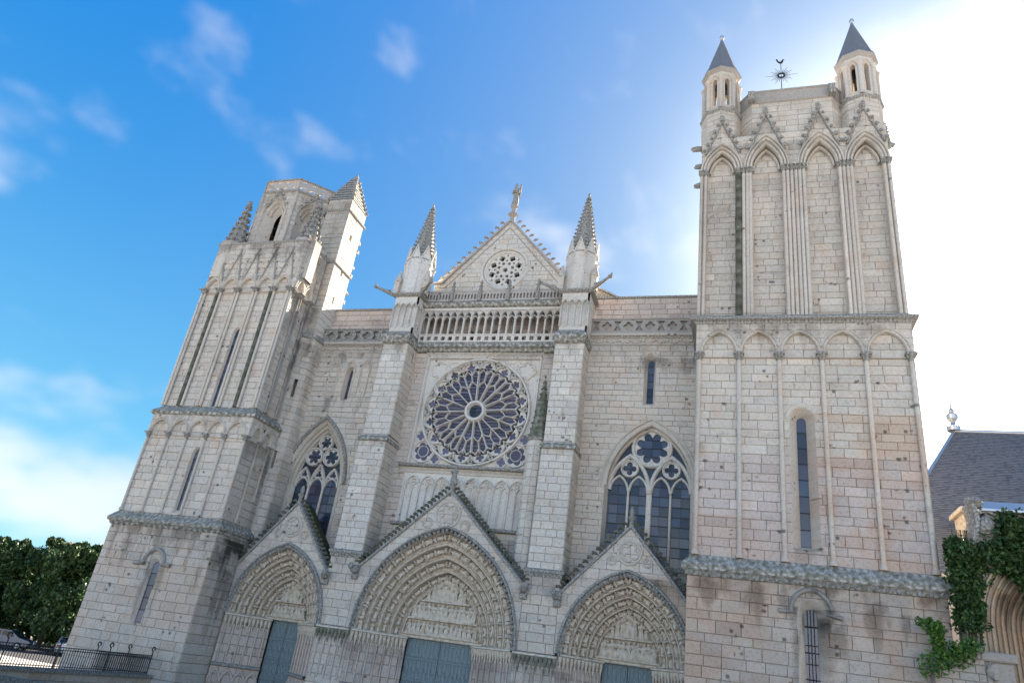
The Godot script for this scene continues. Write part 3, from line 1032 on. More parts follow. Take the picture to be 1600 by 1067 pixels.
	for u in [0.95, 1.9]:
		for e in [-0.09, 0.09]:
			var mb := MB.new()
			mb.col = shade(GREY, 0.06)
			tube(mb, Vector3(x3 + 0.08, 15.0, -u + e), Vector3(x3 + 0.08, 22.2, -u + e), 0.08, 0.08, 7)
			put(t, "shaft", mb, M.stone)
		capital(t, Vector3(x3 + 0.08, 22.18, -u), 0.15, 0.28, M.crust)
	var sp3 := MB.new()
	holes = []
	for i in 5:
		holes.append(arch_poly((xs[i] + xs[i + 1]) * 0.5, 22.2, 22.48, (xs[i + 1] - xs[i]) * 0.5 - 0.13, 0.66, 7))
	ashlar(sp3, at_z(z3 + 0.14), rect(-30.82, 22.46, x3 + 0.14, 25.6), holes, 0.36, PALE)
	for h in holes:
		rim(sp3, FRONT, h, z3 + 0.16, z3, true)
	sh = [arch_poly(0.62, 22.2, 22.48, 0.34, 0.64, 7), arch_poly(1.46, 22.2, 22.48, 0.34, 0.64, 7)]
	ashlar(sp3, side_frame(x3 + 0.14), rect(0.06, 22.46, 2.3, 25.6), sh, 0.36, PALE)
	for h in sh:
		rim(sp3, side_frame(x3), h, 0.16, 0.0, true)
	stuff(put(t, "spandrel_masonry", sp3, M.stone))
	for i in 5:
		arch_band(t, "arch_moulding", at_z(z3), (xs[i] + xs[i + 1]) * 0.5, 22.48, (xs[i + 1] - xs[i]) * 0.5 - 0.13, 0.66, [[0.03, 0.045, 0.23, 0.1], [0.14, 0.04, 0.21, 0.13]], M.stone, PALE, 8)
		gablet(t, at_z(z3), (xs[i] + xs[i + 1]) * 0.5, 23.0, 0.5, 25.0, 0.15, M.stone, 0.1)
	for u in [0.62, 1.46]:
		arch_band(t, "arch_moulding", side_frame(x3), u, 22.48, 0.34, 0.64, [[0.03, 0.045, 0.23, 0.1], [0.14, 0.04, 0.21, 0.13]], M.stone, PALE, 8)
		gablet(t, side_frame(x3), u, 23.1, 0.36, 25.2, 0.14, M.stone, 0.11)
	cornice(t, PackedVector2Array([Vector2(-30.85, -6.0), Vector2(-30.85, -0.06), Vector2(x3 + 0.14, -0.06), Vector2(x3 + 0.14, -2.4)]), [Vector2(0, 25.56), Vector2(0.08, 25.64), Vector2(0.08, 25.74), Vector2(-0.9, 26.1)], M.crust, "cornice", false)
	# octagonal belfry
	var oct := PackedVector2Array([Vector2(-31.6, -2.95), Vector2(-29.85, -1.2), Vector2(-27.35, -1.2), Vector2(-25.6, -2.95), Vector2(-25.6, -5.45), Vector2(-27.35, -7.2), Vector2(-29.85, -7.2), Vector2(-31.6, -5.45)])
	var bel := MB.new()
	for i in 8:
		var fr := face(oct[i], oct[(i + 1) % 8])
		var wd := oct[i].distance_to(oct[(i + 1) % 8])
		var h := [arch_poly(wd * 0.5, 26.3, 28.9, 0.85, 1.0, 8)]
		ashlar(bel, fr, rect(0, 25.6, wd, 30.5), h, 0.37, PALE)
		var inner := arch_poly(wd * 0.5 + (0.12 if i == 1 else 0.0), 26.4, 28.35, 0.36, 0.72, 8)
		loft(bel, fr, h[0], 0.02, inner, -0.55)
		if i != 1:
			flat(bel, fr, inner, -0.55)
		for k in 3:
			var q: float = 0.3 + k * 0.3
			sweep(bel, fr, arch_poly(wd * 0.5, 26.3, 28.7 + 0.1 * k, 0.45 + 0.2 * k, 0.8 + 0.12 * k, 8).slice(1), roll(0.075, -0.22 + 0.15 * k, -0.55 + 0.15 * k))
		gablet(t, fr, wd * 0.5, 29.3, 0.75, 30.35, 0.0, M.crust, 0.14)
		tube(bel, fr * Vector3(0, 25.8, 0), fr * Vector3(0, 30.4, 0), 0.13, 0.13, 7)
	stuff(put(t, "belfry_masonry", bel, M.stone))
	var core := MB.new()
	core.col = PALE
	ring(core, oct, [Vector2(-0.1, 25.6), Vector2(-0.1, 25.7)], true, true)
	put(t, "belfry_floor", core, M.stone)
	core = MB.new()
	core.col = GREY
	ring(core, oct, [Vector2(-0.1, 30.38), Vector2(-0.1, 30.5)], true, true, true)
	put(t, "belfry_roof", core, M.stone)
	cornice(t, oct, [Vector2(0, 30.36), Vector2(0.12, 30.46), Vector2(0.12, 30.56), Vector2(0.0, 30.62)], M.crust, "belfry_cornice")
	# pierced parapet
	var par := MB.new()
	par.col = GREY * 1.15
	for i in 8:
		var fr := face(oct[i], oct[(i + 1) % 8])
		var wd := oct[i].distance_to(oct[(i + 1) % 8])
		var hs := []
		for k in 4:
			for e in [0.0, 1.0]:
				var cx: float = wd * (k + 0.5) / 4.0
				var y: float = 30.8 + 0.34 * e
				hs.append(PackedVector2Array([Vector2(cx - 0.24, y - 0.09 + 0.18 * e), Vector2(cx, y - 0.13 + 0.1 * e), Vector2(cx + 0.24, y - 0.09 + 0.18 * e), Vector2(cx, y + 0.13 + 0.05 * e)]))
		plate(par, fr, rect(0, 30.6, wd, 31.34), hs, 0.04, 0.09, 0.16)
		plate(par, Transform3D(fr.basis * Basis(Vector3.UP, PI), fr * Vector3(wd, 0, 0)), rect(0, 30.6, wd, 31.34), hs, 0.12, 0.09)
	put(t, "pierced_parapet", par, M.stone)
	cornice(t, oct, [Vector2(0.06, 31.34), Vector2(0.1, 31.36), Vector2(0.1, 31.44), Vector2(-0.16, 31.46), Vector2(-0.16, 31.34)], M.crust, "coping")
	# corner pinnacles on their bases
	for q in [[-30.32, -0.72, 29.4], [-25.02, -0.82, 29.1]]:
		var pb := MB.new()
		pb.col = PALE
		ring(pb, ngon(q[0], q[1], 0.84, 8, PI / 8), [Vector2(0, 23.3), Vector2(0, 25.95)], true, true)
		put(t, "pinnacle_base", pb, M.stone)
		pinnacle(t, "pinnacle", Vector3(q[0], 26.0, q[1]), 0.56, q[2], 8, 7, M.crust, 0.14)
	# stair turret on the inner back corner; its sunlit flank is painted paler than the front
	var st := MB.new()
	var sx0 := -25.75
	var sx1 := -24.05
	var zf := -2.55
	var zb := -4.5
	var f2 := at_z(zf)
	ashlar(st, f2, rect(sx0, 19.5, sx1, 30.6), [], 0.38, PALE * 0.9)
	ashlar(st, side_frame(sx1), rect(-zf, 19.5, -zb, 30.6), [rect(3.3, 27.9, 3.6, 28.3), rect(3.4, 25.3, 3.62, 25.7), rect(3.3, 23.2, 3.5, 23.7)], 0.38, FRESH)  # paler tint puts the sunlight into the colour, not newer stone
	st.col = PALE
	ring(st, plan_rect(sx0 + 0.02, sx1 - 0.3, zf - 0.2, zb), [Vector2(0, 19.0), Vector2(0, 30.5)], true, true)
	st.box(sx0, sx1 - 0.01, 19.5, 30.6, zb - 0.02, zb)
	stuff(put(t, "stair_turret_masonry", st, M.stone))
	var hx := MB.new()
	for q in [[3.3, 27.9, 3.6, 28.3], [3.4, 25.3, 3.62, 25.7], [3.3, 23.2, 3.5, 23.7]]:
		hx.col = PALE
		rim(hx, side_frame(sx1), rect(q[0], q[1], q[2], q[3]), 0.0, -0.3, true)
		put(t, "vent", hx, M.stone)
		hx = MB.new()
	for y in [29.6, 25.6]:
		cornice(t, plan_rect(sx0, sx1, zf, zb), [Vector2(0, y), Vector2(0.1, y + 0.08), Vector2(0.1, y + 0.2), Vector2(0.0, y + 0.26)], M.crust, "stair_string")
	var cap := MB.new()
	cap.col = GREY
	for i in 9:
		var f := i / 9.0
		var o := -0.78 * f
		ring(cap, plan_rect(sx0 + 0.05, sx1 - 0.05, zf - 0.05, zb + 0.05), [Vector2(o + 0.1, 30.6 + 2.4 * f), Vector2(o + 0.07, 30.75 + 2.4 * f), Vector2(o - 0.04, 30.87 + 2.4 * f)])
		for q in plan_rect(sx0, sx1, zf, zb):
			var c := Vector2((sx0 + sx1) * 0.5, (zf + zb) * 0.5)
			var w := q.lerp(c, f * 0.9)
			lump(cap, Vector3(w.x, 30.75 + 2.4 * f, w.y), Vector3(0.14, 0.12, 0.14), 0.3, 5)
	lump(cap, Vector3((sx0 + sx1) * 0.5, 33.1, (zf + zb) * 0.5), Vector3(0.16, 0.3, 0.16), 0.3, 6)
	put(t, "stair_turret_spire", cap, M.crust)
	for i in 8:
		var g := MB.new()
		g.col = GREY
		lump(g, Vector3(sx1 - 0.1, 22.8 + i * 0.95 + 0.3 * (i % 2), zb - 0.14), Vector3(0.14, 0.16, 0.26), 0.35, 5)
		put(t, "crocket", g, M.crust)
	# polygonal stair shaft in the angle with the wall
	var tp := PackedVector2Array([Vector2(xr - 0.3, -2.2), Vector2(-23.98, -2.75), Vector2(-23.9, -3.6)])
	var tm := MB.new()
	for i in 2:
		var h := [rect(0.35, 12.4, 0.5, 13.4), rect(0.35, 16.6, 0.52, 17.7)] if i == 0 else []
		ashlar(tm, face(tp[i], tp[i + 1]), rect(0, GY, tp[i].distance_to(tp[i + 1]), 20.4), h, 0.39, PALE)
		for q in h:
			var dk := MB.new()
			dk.col = GREY
			rim(dk, face(tp[i], tp[i + 1]), q, 0.0, -0.9, true)
			flat(dk, face(tp[i], tp[i + 1]), q, -0.9)
			put(t, "loophole", dk, M.stone)
	cornice(t, tp, [Vector2(0.0, 20.3), Vector2(0.12, 20.38), Vector2(0.12, 20.48), Vector2(-0.5, 21.4)], M.crust, "turret_cap", false)
	stuff(put(t, "angle_turret_masonry", tm, M.stone))
	stuff(put(t, "masonry", front, M.stone))
	var body := MB.new()
	body.col = PALE
	ring(body, plan_rect(-31.1, xr - 0.01, -0.35, -7.5), [Vector2(0, GY), Vector2(0, 8.6)], true, true)
	ring(body, plan_rect(-30.96, x2 - 0.01, -0.4, -7.5), [Vector2(0, 8.5), Vector2(0, 14.7)], true, true)
	ring(body, plan_rect(-30.78, x3 - 0.01, -0.58, -4.4), [Vector2(0, 14.5), Vector2(0, 26.0)], true, true)
	ring(body, plan_rect(-30.78, -26.5, -4.4, -7.5), [Vector2(0, 14.5), Vector2(0, 26.0)], true, true)
	for q in [[-31.11, 0.1, GY, 8.35], [-30.97, 0.0, 9.0, 14.4], [-30.79, -0.06, 15.0, 25.6]]:
		body.box(q[0] - 0.006, q[0] + 0.006, q[2], q[3], q[1] - 0.7, q[1])
	put(t, "body", body, M.stone)

# ---------------------------------------------------------------- walls and buttresses of the front
const WZ := -3.5
func lancet_panes(w: Node, fr: Transform3D, outline: PackedVector2Array, z: float, cols: int, step: float, m: Material, rnd := 0.03) -> void:
	# leaded panels between saddle bars, each a sheet of its own and a little out of true
	var b := bounds(outline)
	var rows := maxi(1, int(round(b.size.y / step)))
	for i in rows:
		for j in cols:
			var q := rect(b.position.x + b.size.x * j / cols + 0.012, b.position.y + b.size.y * i / rows + 0.018, b.position.x + b.size.x * (j + 1) / cols - 0.012, b.position.y + b.size.y * (i + 1) / rows - 0.018)
			for piece in Geometry2D.intersect_polygons(q, outline):
				if area(piece) < 0.004:
					continue
				var c := bounds(piece).get_center()
				for k in piece.size():
					piece[k] -= c
				var mb := MB.new()
				mb.col = glass_tone() if m == M.glass else Color(0.1, 0.09, 0.145) * rng.randf_range(0.6, 1.6)
				flat(mb, fr * Transform3D(Basis.from_euler(Vector3(rng.randf_range(-rnd, rnd), rng.randf_range(-rnd, rnd), 0)), Vector3(c.x, c.y, z)), piece, 0.0)
				put(w, "pane", mb, m)
	for i in rows + 1:
		var y := b.position.y + b.size.y * i / rows
		for seg in Geometry2D.intersect_polygons(rect(b.position.x, y - 0.02, b.end.x, y + 0.02), outline):
			if area(seg) > 0.002:
				var lead := MB.new()
				slab(lead, fr, seg, z + 0.03, z - 0.01)
				put(w, "saddle_bar", lead, M.iron)

func window_four() -> Array:
	# traceried window of four lights beside the tall tower
	rng.seed = 31
	var w := part("window", "large traceried window of four lights under an eight-lobed circle")
	var cx := -4.05
	var fr := at_z(WZ)
	var outer := arch_poly(cx, 9.2, 12.85, 2.12, 3.2, 12)
	var inner := arch_poly(cx, 9.3, 12.85, 1.98, 2.98, 12)
	var mb := MB.new()
	mb.col = PALE
	loft(mb, fr, outer, 0.02, inner, -0.4)
	sweep(mb, fr, outer.slice(1), roll(0.1, 0.07, -0.02))
	sweep(mb, fr, inner.slice(1), roll(0.07, -0.18, -0.4))
	sweep(mb, fr, arch_poly(cx, 12.8, 12.85, 2.3, 3.42, 12).slice(1), roll(0.05, 0.1, -0.02))
	put(w, "surround", mb, M.stone)
	var z := -0.36
	var tr := MB.new()
	tr.col = FRESH
	var big := circle(cx + 0.03, 14.9, 0.92, 28)
	var foil8 := foil(cx + 0.03, 14.9, 0.8, 8, 0.0, 0.36)
	sweep(tr, fr, big, roll(0.09, z + 0.16, z - 0.06), true)
	plate(tr, fr, big, [foil8], z + 0.05, 0.12)
	rim(tr, fr, foil8, z + 0.05, z - 0.06, true)
	for e in [-1.0, 1.0]:
		var sx: float = cx + e * 1.0
		sweep(tr, fr, arc_pts(sx, 12.75, 0.96, 1.72, 10), roll(0.1, z + 0.14, z - 0.06))
		var q4 := circle(sx, 13.82, 0.4, 18)
		sweep(tr, fr, q4, roll(0.05, z + 0.12, z - 0.06), true)
		var f4 := foil(sx, 13.82, 0.33, 4, PI / 4, 0.45)
		plate(tr, fr, q4, [f4], z + 0.04, 0.1)
		for h in [-1.0, 1.0]:
			sweep(tr, fr, arc_pts(sx + h * 0.47, 12.72, 0.43, 0.72, 7), roll(0.06, z + 0.12, z - 0.06))
	put(w, "tracery", tr, M.stone)
	for q in [[-1.0, 0.055], [0.0, 0.13], [1.0, 0.055]]:
		var mu := MB.new()
		mu.col = FRESH
		var x: float = cx + q[0]
		mu.box(x - q[1], x + q[1], 9.25, 12.75, WZ + z - 0.06, WZ + z + 0.1, 0.04)
		lathe(mu, Vector3(x, 12.6, WZ + z + 0.06), [Vector2(q[1], 0), Vector2(q[1] * 1.3, 0.1), Vector2(q[1] * 1.5, 0.18), Vector2(q[1], 0.2)], 8)
		put(w, "mullion", mu, M.stone)
	for e in [-1.5, -0.5, 0.5, 1.5]:
		lancet_panes(w, fr, arch_poly(cx + e * 0.985, 9.3, 12.75, 0.42, 0.7, 7), z - 0.03, 2, 0.46, M.glass)
	lancet_panes(w, fr, circle(cx + 0.03, 14.9, 0.86, 24), z - 0.04, 4, 0.43, M.glass)
	for e in [-1.0, 1.0]:
		lancet_panes(w, fr, circle(cx + e, 13.82, 0.38, 14), z - 0.05, 2, 0.4, M.glass)
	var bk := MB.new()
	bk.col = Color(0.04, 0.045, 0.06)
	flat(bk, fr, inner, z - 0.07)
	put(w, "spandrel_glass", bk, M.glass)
	var sill := MB.new()
	sill.col = GREY
	sill.box(cx - 2.2, cx + 2.15, 9.05, 9.28, WZ - 0.4, WZ + 0.1, 0.03)
	put(w, "sill", sill, M.crust)
	return [outer]

func window_three() -> Array:
	# pointed window of three lights beside the short tower
	rng.seed = 37
	var w := part("window", "pointed window of three lights and three six-lobed circles")
	var cx := -22.28
	var fr := at_z(WZ)
	var outer := arch_poly(cx, 9.0, 12.0, 1.85, 3.6, 12)
	var inner := arch_poly(cx - 0.04, 9.1, 12.0, 1.36, 3.0, 12)
	var mb := MB.new()
	mb.col = PALE
	loft(mb, fr, outer, 0.02, inner, -0.62)
	for k in 3:
		var f := 0.2 + k * 0.3
		var pts := PackedVector2Array()
		for i in outer.size():
			pts.append(outer[i].lerp(inner[i], f))
		sweep(mb, fr, pts.slice(1), roll(0.05, -0.62 * f + 0.1, -0.62 * f - 0.05))
	put(w, "surround", mb, M.stone)
	var hm := MB.new()
	hm.col = GREY
	sweep(hm, fr, arc_pts(cx, 12.0, 1.98, 3.78, 14), roll(0.09, 0.18, -0.02))
	for i in 40:
		var a := arc_pts(cx, 12.0, 1.98, 3.78, 20)[i]
		lump(hm, Vector3(a.x, a.y, WZ + 0.13), Vector3(0.09, 0.08, 0.09), 0.3, 5)
	put(w, "hood_moulding", hm, M.crust)
	var z := -0.58
	var c0 := cx - 0.04
	var tr := MB.new()
	tr.col = FRESH
	for q in [[c0 - 0.56, 13.62, 0.5], [c0 + 0.56, 13.62, 0.5], [c0 - 0.02, 14.45, 0.4]]:
		var cc := circle(q[0], q[1], q[2], 20)
		sweep(tr, fr, cc, roll(0.06, z + 0.14, z - 0.06), true)
		var fo := foil(q[0], q[1], q[2] * 0.84, 6, PI / 6, 0.4)
		plate(tr, fr, cc, [fo], z + 0.04, 0.1)
		rim(tr, fr, fo, z + 0.04, z - 0.05, true)
	for e in [-0.92, 0.0, 0.92]:
		sweep(tr, fr, arc_pts(c0 + e, 11.95, 0.42, 1.2 if e == 0.0 else 1.0, 8), roll(0.06, z + 0.14, z - 0.06))
		sweep(tr, fr, foil(c0 + e, 12.62, 0.26, 3, PI / 6, 0.4), roll(0.045, z + 0.1, z - 0.06), true)
		sweep(tr, fr, arc_pts(c0 + e, 11.9, 0.4, 0.5, 6), roll(0.045, z + 0.1, z - 0.06))
	put(w, "tracery", tr, M.stone)
	for e in [-0.46, 0.46]:
		var mu := MB.new()
		mu.col = FRESH
		mu.box(c0 + e - 0.06, c0 + e + 0.06, 9.1, 12.0, WZ + z - 0.06, WZ + z + 0.1, 0.04)
		put(w, "mullion", mu, M.stone)
	for e in [-0.92, 0.0, 0.92]:
		lancet_panes(w, fr, arch_poly(c0 + e, 9.1, 11.95, 0.41, 1.0, 7), z - 0.03, 2, 0.46, M.glass)
	for q in [[c0 - 0.56, 13.62, 0.48], [c0 + 0.56, 13.62, 0.48], [c0 - 0.02, 14.45, 0.38]]:
		lancet_panes(w, fr, circle(q[0], q[1], q[2], 16), z - 0.04, 2, 0.45, M.glass)
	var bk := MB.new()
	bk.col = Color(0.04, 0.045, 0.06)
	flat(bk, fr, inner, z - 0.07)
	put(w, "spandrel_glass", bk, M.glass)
	return [outer]

func side_walls() -> void:
	var wr := part("wall", "ashlar wall between the tall tower and a buttress")
	var h1 := window_four()
	rng.seed = 41
	var fr := at_z(WZ)
	h1.append(slit(fr, -4.27, 17.22, 19.4, 0.16, 0.3, 0.3, 6, "narrow glazed lancet high beside the tall tower"))
	var mb := MB.new()
	h1.append(arch_poly(-4.565, 0.0, 5.1, 1.52, 2.05, 10))
	ashlar(mb, fr, rect(-7.6, GY, -1.8, 20.36), h1, 0.315, WALL)
	stuff(put(wr, "masonry", mb, M.stone))
	arch_band(wr, "window_moulding", fr, -4.27, 19.4, 0.3, 0.4, [[0.07, 0.05, 0.1, -0.02]], M.stone)
	var ll := part("wall", "ashlar wall between the shorter tower and a buttress")
	var h2 := window_three()
	rng.seed = 43
	h2.append(slit(fr, -21.6, 17.05, 18.7, 0.15, 0.22, 0.25, 5, "thin blue lancet between two blind lancets"))
	mb = MB.new()
	h2.append(arch_poly(-21.69, 0.0, 4.95, 1.24, 1.7, 10))
	ashlar(mb, fr, rect(-24.5, GY, -19.1, 19.9), h2, 0.315, WALL)
	stuff(put(ll, "masonry", mb, M.stone))
	for x in [-22.63, -21.6, -20.64]:
		arch_band(ll, "blind_lancet", fr, x, 18.72, 0.22, 0.42, [[0.04, 0.045, 0.1, -0.02], [0.14, 0.04, 0.08, -0.02]], M.stone)
		var sh := MB.new()
		sh.col = PALE
		for e in [-0.28, 0.28]:
			tube(sh, Vector3(x + e, 17.05, WZ + 0.05), Vector3(x + e, 18.66, WZ + 0.05), 0.05, 0.05, 6)
			lathe(sh, Vector3(x + e, 18.6, WZ + 0.05), [Vector2(0.05, 0), Vector2(0.09, 0.1), Vector2(0.1, 0.16), Vector2(0.04, 0.18)], 7)
		put(ll, "lancet_shaft", sh, M.stone)
	# carved bands, pierced parapets and the plain wall above them
	for q in [[wr, -7.55, -1.82, 20.36, 0.0], [ll, -24.4, -19.0, 19.88, -0.55]]:
		var n: Node = q[0]
		var y: float = q[3]
		var band := MB.new()
		band.col = PALE * 0.9
		band.box(q[1], q[2], y, y + 0.07, WZ - 0.2, WZ + 0.06)
		band.box(q[1], q[2], y + 0.07, y + 0.5, WZ - 0.2, WZ + 0.03)
		band.box(q[1], q[2], y + 0.5, y + 0.66, WZ - 0.2, WZ + 0.2, 0.04)
		var k := int((q[2] - q[1]) / 0.17)
		for i in k:
			var x: float = q[1] + (i + 0.5) * (q[2] - q[1]) / k
			lump(band, Vector3(x, y + 0.2 + 0.05 * sin(i * 1.7), WZ + 0.06), Vector3(0.1, 0.08, 0.07), 0.4, 5)
			lump(band, Vector3(x + 0.05, y + 0.43 + 0.02 * sin(i * 2.3), WZ + 0.1), Vector3(0.07, 0.06, 0.07), 0.35, 5)
		put(n, "carved_band", band, M.stone)
		var par := MB.new()
		par.col = GREY
		var hs := []
		var bays := int((q[2] - q[1]) / 0.56)
		for i in bays:
			var x: float = q[1] + (i + 0.5) * (q[2] - q[1]) / bays
			hs.append(PackedVector2Array([Vector2(x - 0.2, y + 0.82), Vector2(x + 0.2, y + 0.82), Vector2(x + 0.06, y + 1.1), Vector2(x + 0.2, y + 1.38), Vector2(x - 0.2, y + 1.38), Vector2(x - 0.06, y + 1.1)]) if i % 2 == 0 else foil(x, y + 1.1, 0.26, 4, PI / 4, 0.4))
		plate(par, at_z(WZ + 0.12), rect(q[1], y + 0.66, q[2], y + 1.46), hs, 0.0, 0.1, 0.14)
		par.box(q[1], q[2], y + 0.62, y + 1.46, WZ - 0.12, WZ - 0.06)
		par.box(q[1], q[2], y + 1.46, y + 1.55, WZ - 0.12, WZ + 0.18, 0.03)
		put(n, "pierced_parapet", par, M.crust if q[4] < 0.0 else M.stone)
		var att := MB.new()
		ashlar(att, at_z(WZ - 0.5), rect(q[1], y + 1.0, q[2], y + 3.1), [], 0.33, ROSY)
		stuff(put(n, "attic_masonry", att, M.stone))
		var cop := MB.new()
		cop.col = GREY
		cop.box(q[1], q[2], y + 3.1, y + 3.24, WZ - 1.2, WZ - 0.42, 0.03)
		if q[4] == 0.0:
			sweep(cop, at_z(WZ - 0.45), PackedVector2Array([Vector2(-7.7, y + 3.9), Vector2(-7.1, y + 3.62), Vector2(-6.3, y + 3.16)]), roll(0.09, 0.08, -0.5))
			slab(cop, at_z(WZ - 0.5), PackedVector2Array([Vector2(-7.7, y + 3.0), Vector2(-6.3, y + 3.0), Vector2(-6.3, y + 3.14), Vector2(-7.1, y + 3.6), Vector2(-7.7, y + 3.88)]), 0.0, -0.5)
		put(n, "coping", cop, M.crust)

func buttress(x0: float, x1: float, foot: Vector2, label: String) -> void:
	rng.seed = int(absf(x0) * 10)
	var b := part("buttress", label)
	var mb := MB.new()
	ashlar(mb, at_z(-2.0), rect(foot.x, GY, foot.y, 4.98), [], 0.4, PALE, null, Vector2(0.45, 0.85))
	mb.col = PALE
	mb.box(foot.x, foot.y, GY, 4.97, -3.6, -2.03)
	for q in [[5.0, 8.12, -2.0, 0.0, 0.4], [8.45, 14.15, -2.06, 0.02, 0.36], [14.5, 19.85, -2.2, 0.04, 0.36]]:
		ashlar(mb, at_z(q[2]), rect(x0 + q[3], q[0], x1 - q[3], q[1]), [], q[4], PALE if q[0] < 6.0 else FRESH.lerp(PALE, 0.5), null, Vector2(0.45, 0.85))
		ashlar(mb, side_frame(x1 - q[3]), rect(-q[2], q[0], -WZ + 0.15, q[1]), [rect(2.95, 19.0, 3.06, 19.62)] if q[0] > 14.0 else [], q[4], WALL)
		mb.col = PALE
		mb.box(x0 + q[3], x0 + q[3] + 0.02, q[0], q[1], WZ - 0.1, q[2])
		mb.box(x0 + q[3] + 0.01, x1 - q[3] - (0.7 if q[0] > 14.0 else 0.01), q[0], q[1] + 0.3, WZ - 0.2, q[2] - 0.03)
	stuff(put(b, "masonry", mb, M.stone))
	var pl := PackedVector2Array([Vector2(x0, WZ), Vector2(x0, -2.0), Vector2(x1, -2.0), Vector2(x1, WZ)])
	cornice(b, pl, [Vector2(0, 8.08), Vector2(0.05, 8.14), Vector2(0.06, 8.26), Vector2(0.13, 8.32), Vector2(0.13, 8.42), Vector2(-0.06, 8.5)], M.crust, "lower_ledge", false)
	corbels(b, at_z(-2.0), x0, x1, 8.2, 0.24, Vector3(0.09, 0.06, 0.1), M.crust)
	cornice(b, pl, [Vector2(0, 14.08), Vector2(0.08, 14.12), Vector2(0.08, 14.24), Vector2(-0.2, 14.54)], M.moss, "ledge", false)
	cornice(b, pl, [Vector2(-0.2, 19.8), Vector2(-0.02, 19.9), Vector2(0.06, 20.06), Vector2(0.08, 20.3), Vector2(-0.16, 20.62)], M.moss, "upper_cornice", false)
	var slitm := MB.new()
	slitm.col = GREY
	rim(slitm, side_frame(x1 - 0.04), rect(2.95, 19.0, 3.06, 19.62), 0.0, -0.6, true)
	flat(slitm, side_frame(x1 - 0.04), rect(2.95, 19.0, 3.06, 19.62), -0.6)
	put(b, "loophole", slitm, M.stone)
	# panelled block, octagonal shaft and crocketed spire
	var cx := (x0 + x1) * 0.5
	var cz := -3.05
	var blk := MB.new()
	var bx0 := x0 + 0.12
	var bx1 := x1 - 0.04
	for f in [[at_z(-2.3), bx0, bx1], [side_frame(bx1), 2.3, 3.9]]:
		blk.col = FRESH
		var k := 4
		var hs := []
		var w: float = (f[2] - f[1]) / k
		for i in k:
			hs.append(arch_poly(f[1] + w * (i + 0.5), 20.95, 22.3, w * 0.36, w * 0.5, 5))
		plate(blk, f[0], rect(f[1], 20.6, f[2], 23.0), hs, 0.0, 0.3, 0.09)
		flat(blk, f[0], rect(f[1], 20.6, f[2], 23.0), -0.09)
		for i in k + 1:
			tube(blk, f[0] * Vector3(f[1] + w * i, 20.9, 0.02), f[0] * Vector3(f[1] + w * i, 22.2, 0.02), 0.045, 0.045, 6)
		for i in k:
			sweep(blk, f[0], arc_pts(f[1] + w * (i + 0.5), 22.25, w * 0.42, w * 0.75, 5), roll(0.035, 0.06, -0.02))
	blk.box(bx0, bx1 - 0.1, 20.5, 23.0, -4.4, -2.41)
	put(b, "panelled_block", blk, M.stone)
	cornice(b, plan_rect(bx0, bx1, -2.3, -4.3), [Vector2(0, 22.92), Vector2(0.18, 23.02), Vector2(0.2, 23.12), Vector2(-0.15, 23.3)], M.crust, "block_cornice")
	var oct := ngon(cx, cz, 0.86, 8, PI / 8)
	var sh := MB.new()
	for i in 8:
		sh.col = shade(FRESH, 0.05)
		var fr := face(oct[i], oct[(i + 1) % 8])
		var wd := oct[i].distance_to(oct[(i + 1) % 8])
		plate(sh, fr, PackedVector2Array([Vector2(0, 23.2), Vector2(wd, 23.2), Vector2(wd, 25.6), Vector2(wd * 0.5, 26.5), Vector2(0, 25.6)]), [], 0.0, 0.5)
		sweep(sh, fr, PackedVector2Array([Vector2(0.0, 25.5), Vector2(wd * 0.5, 26.5), Vector2(wd, 25.5)]), roll(0.05, 0.07, -0.05))
		tube(sh, fr * Vector3(0, 23.3, 0), fr * Vector3(0, 25.3, 0), 0.05, 0.05, 6)
		lump(sh, fr * Vector3(0, 25.3, 0.03), Vector3(0.1, 0.12, 0.1), 0.3, 5)
	put(b, "pinnacle_shaft", sh, M.stone)
	pinnacle(b, "pinnacle_spire", Vector3(cx, 25.65, cz), 0.8, 30.05, 8, 15, M.crust, 0.09)
	# beasts and small spired shafts at the corners
	for e in [[-0.95, 0.1], [0.9, 0.2]]:
		var sm := MB.new()
		sm.col = PALE
		sm.box(cx + e[0] - 0.16, cx + e[0] + 0.16, 23.2, 24.1, cz + 0.3, cz + 0.62)
		lathe(sm, Vector3(cx + e[0], 24.1, cz + 0.46), [Vector2(0.22, 0), Vector2(0.24, 0.06), Vector2(0.06, 0.62), Vector2(0.09, 0.7), Vector2(0.0, 0.8)], 6)
		put(b, "corner_pinnacle", sm, M.stone)
	for e in [[-1.0, -1.75], [1.0, 1.5 if x0 < -12.0 else 1.75]]:
		var g := MB.new()
		g.col = GREY
		var a := Vector3(cx + e[0] * 0.7, 23.0, -2.35)
		var tip := Vector3(cx + e[1] * 1.12, 23.45, -1.55 if e[1] > 0 else -1.9)
		tube(g, a, tip, 0.13, 0.07, 7)
		lump(g, a.lerp(tip, 0.45) + Vector3(0, 0.06, 0), Vector3(0.24, 0.1, 0.15), 0.25, 6)
		lump(g, tip, Vector3(0.15, 0.1, 0.12), 0.25, 6)
		lump(g, tip + Vector3(signf(e[1]) * 0.05, 0.14, 0), Vector3(0.06, 0.1, 0.06), 0.2, 5)
		put(b, "gargoyle", g, M.crust)

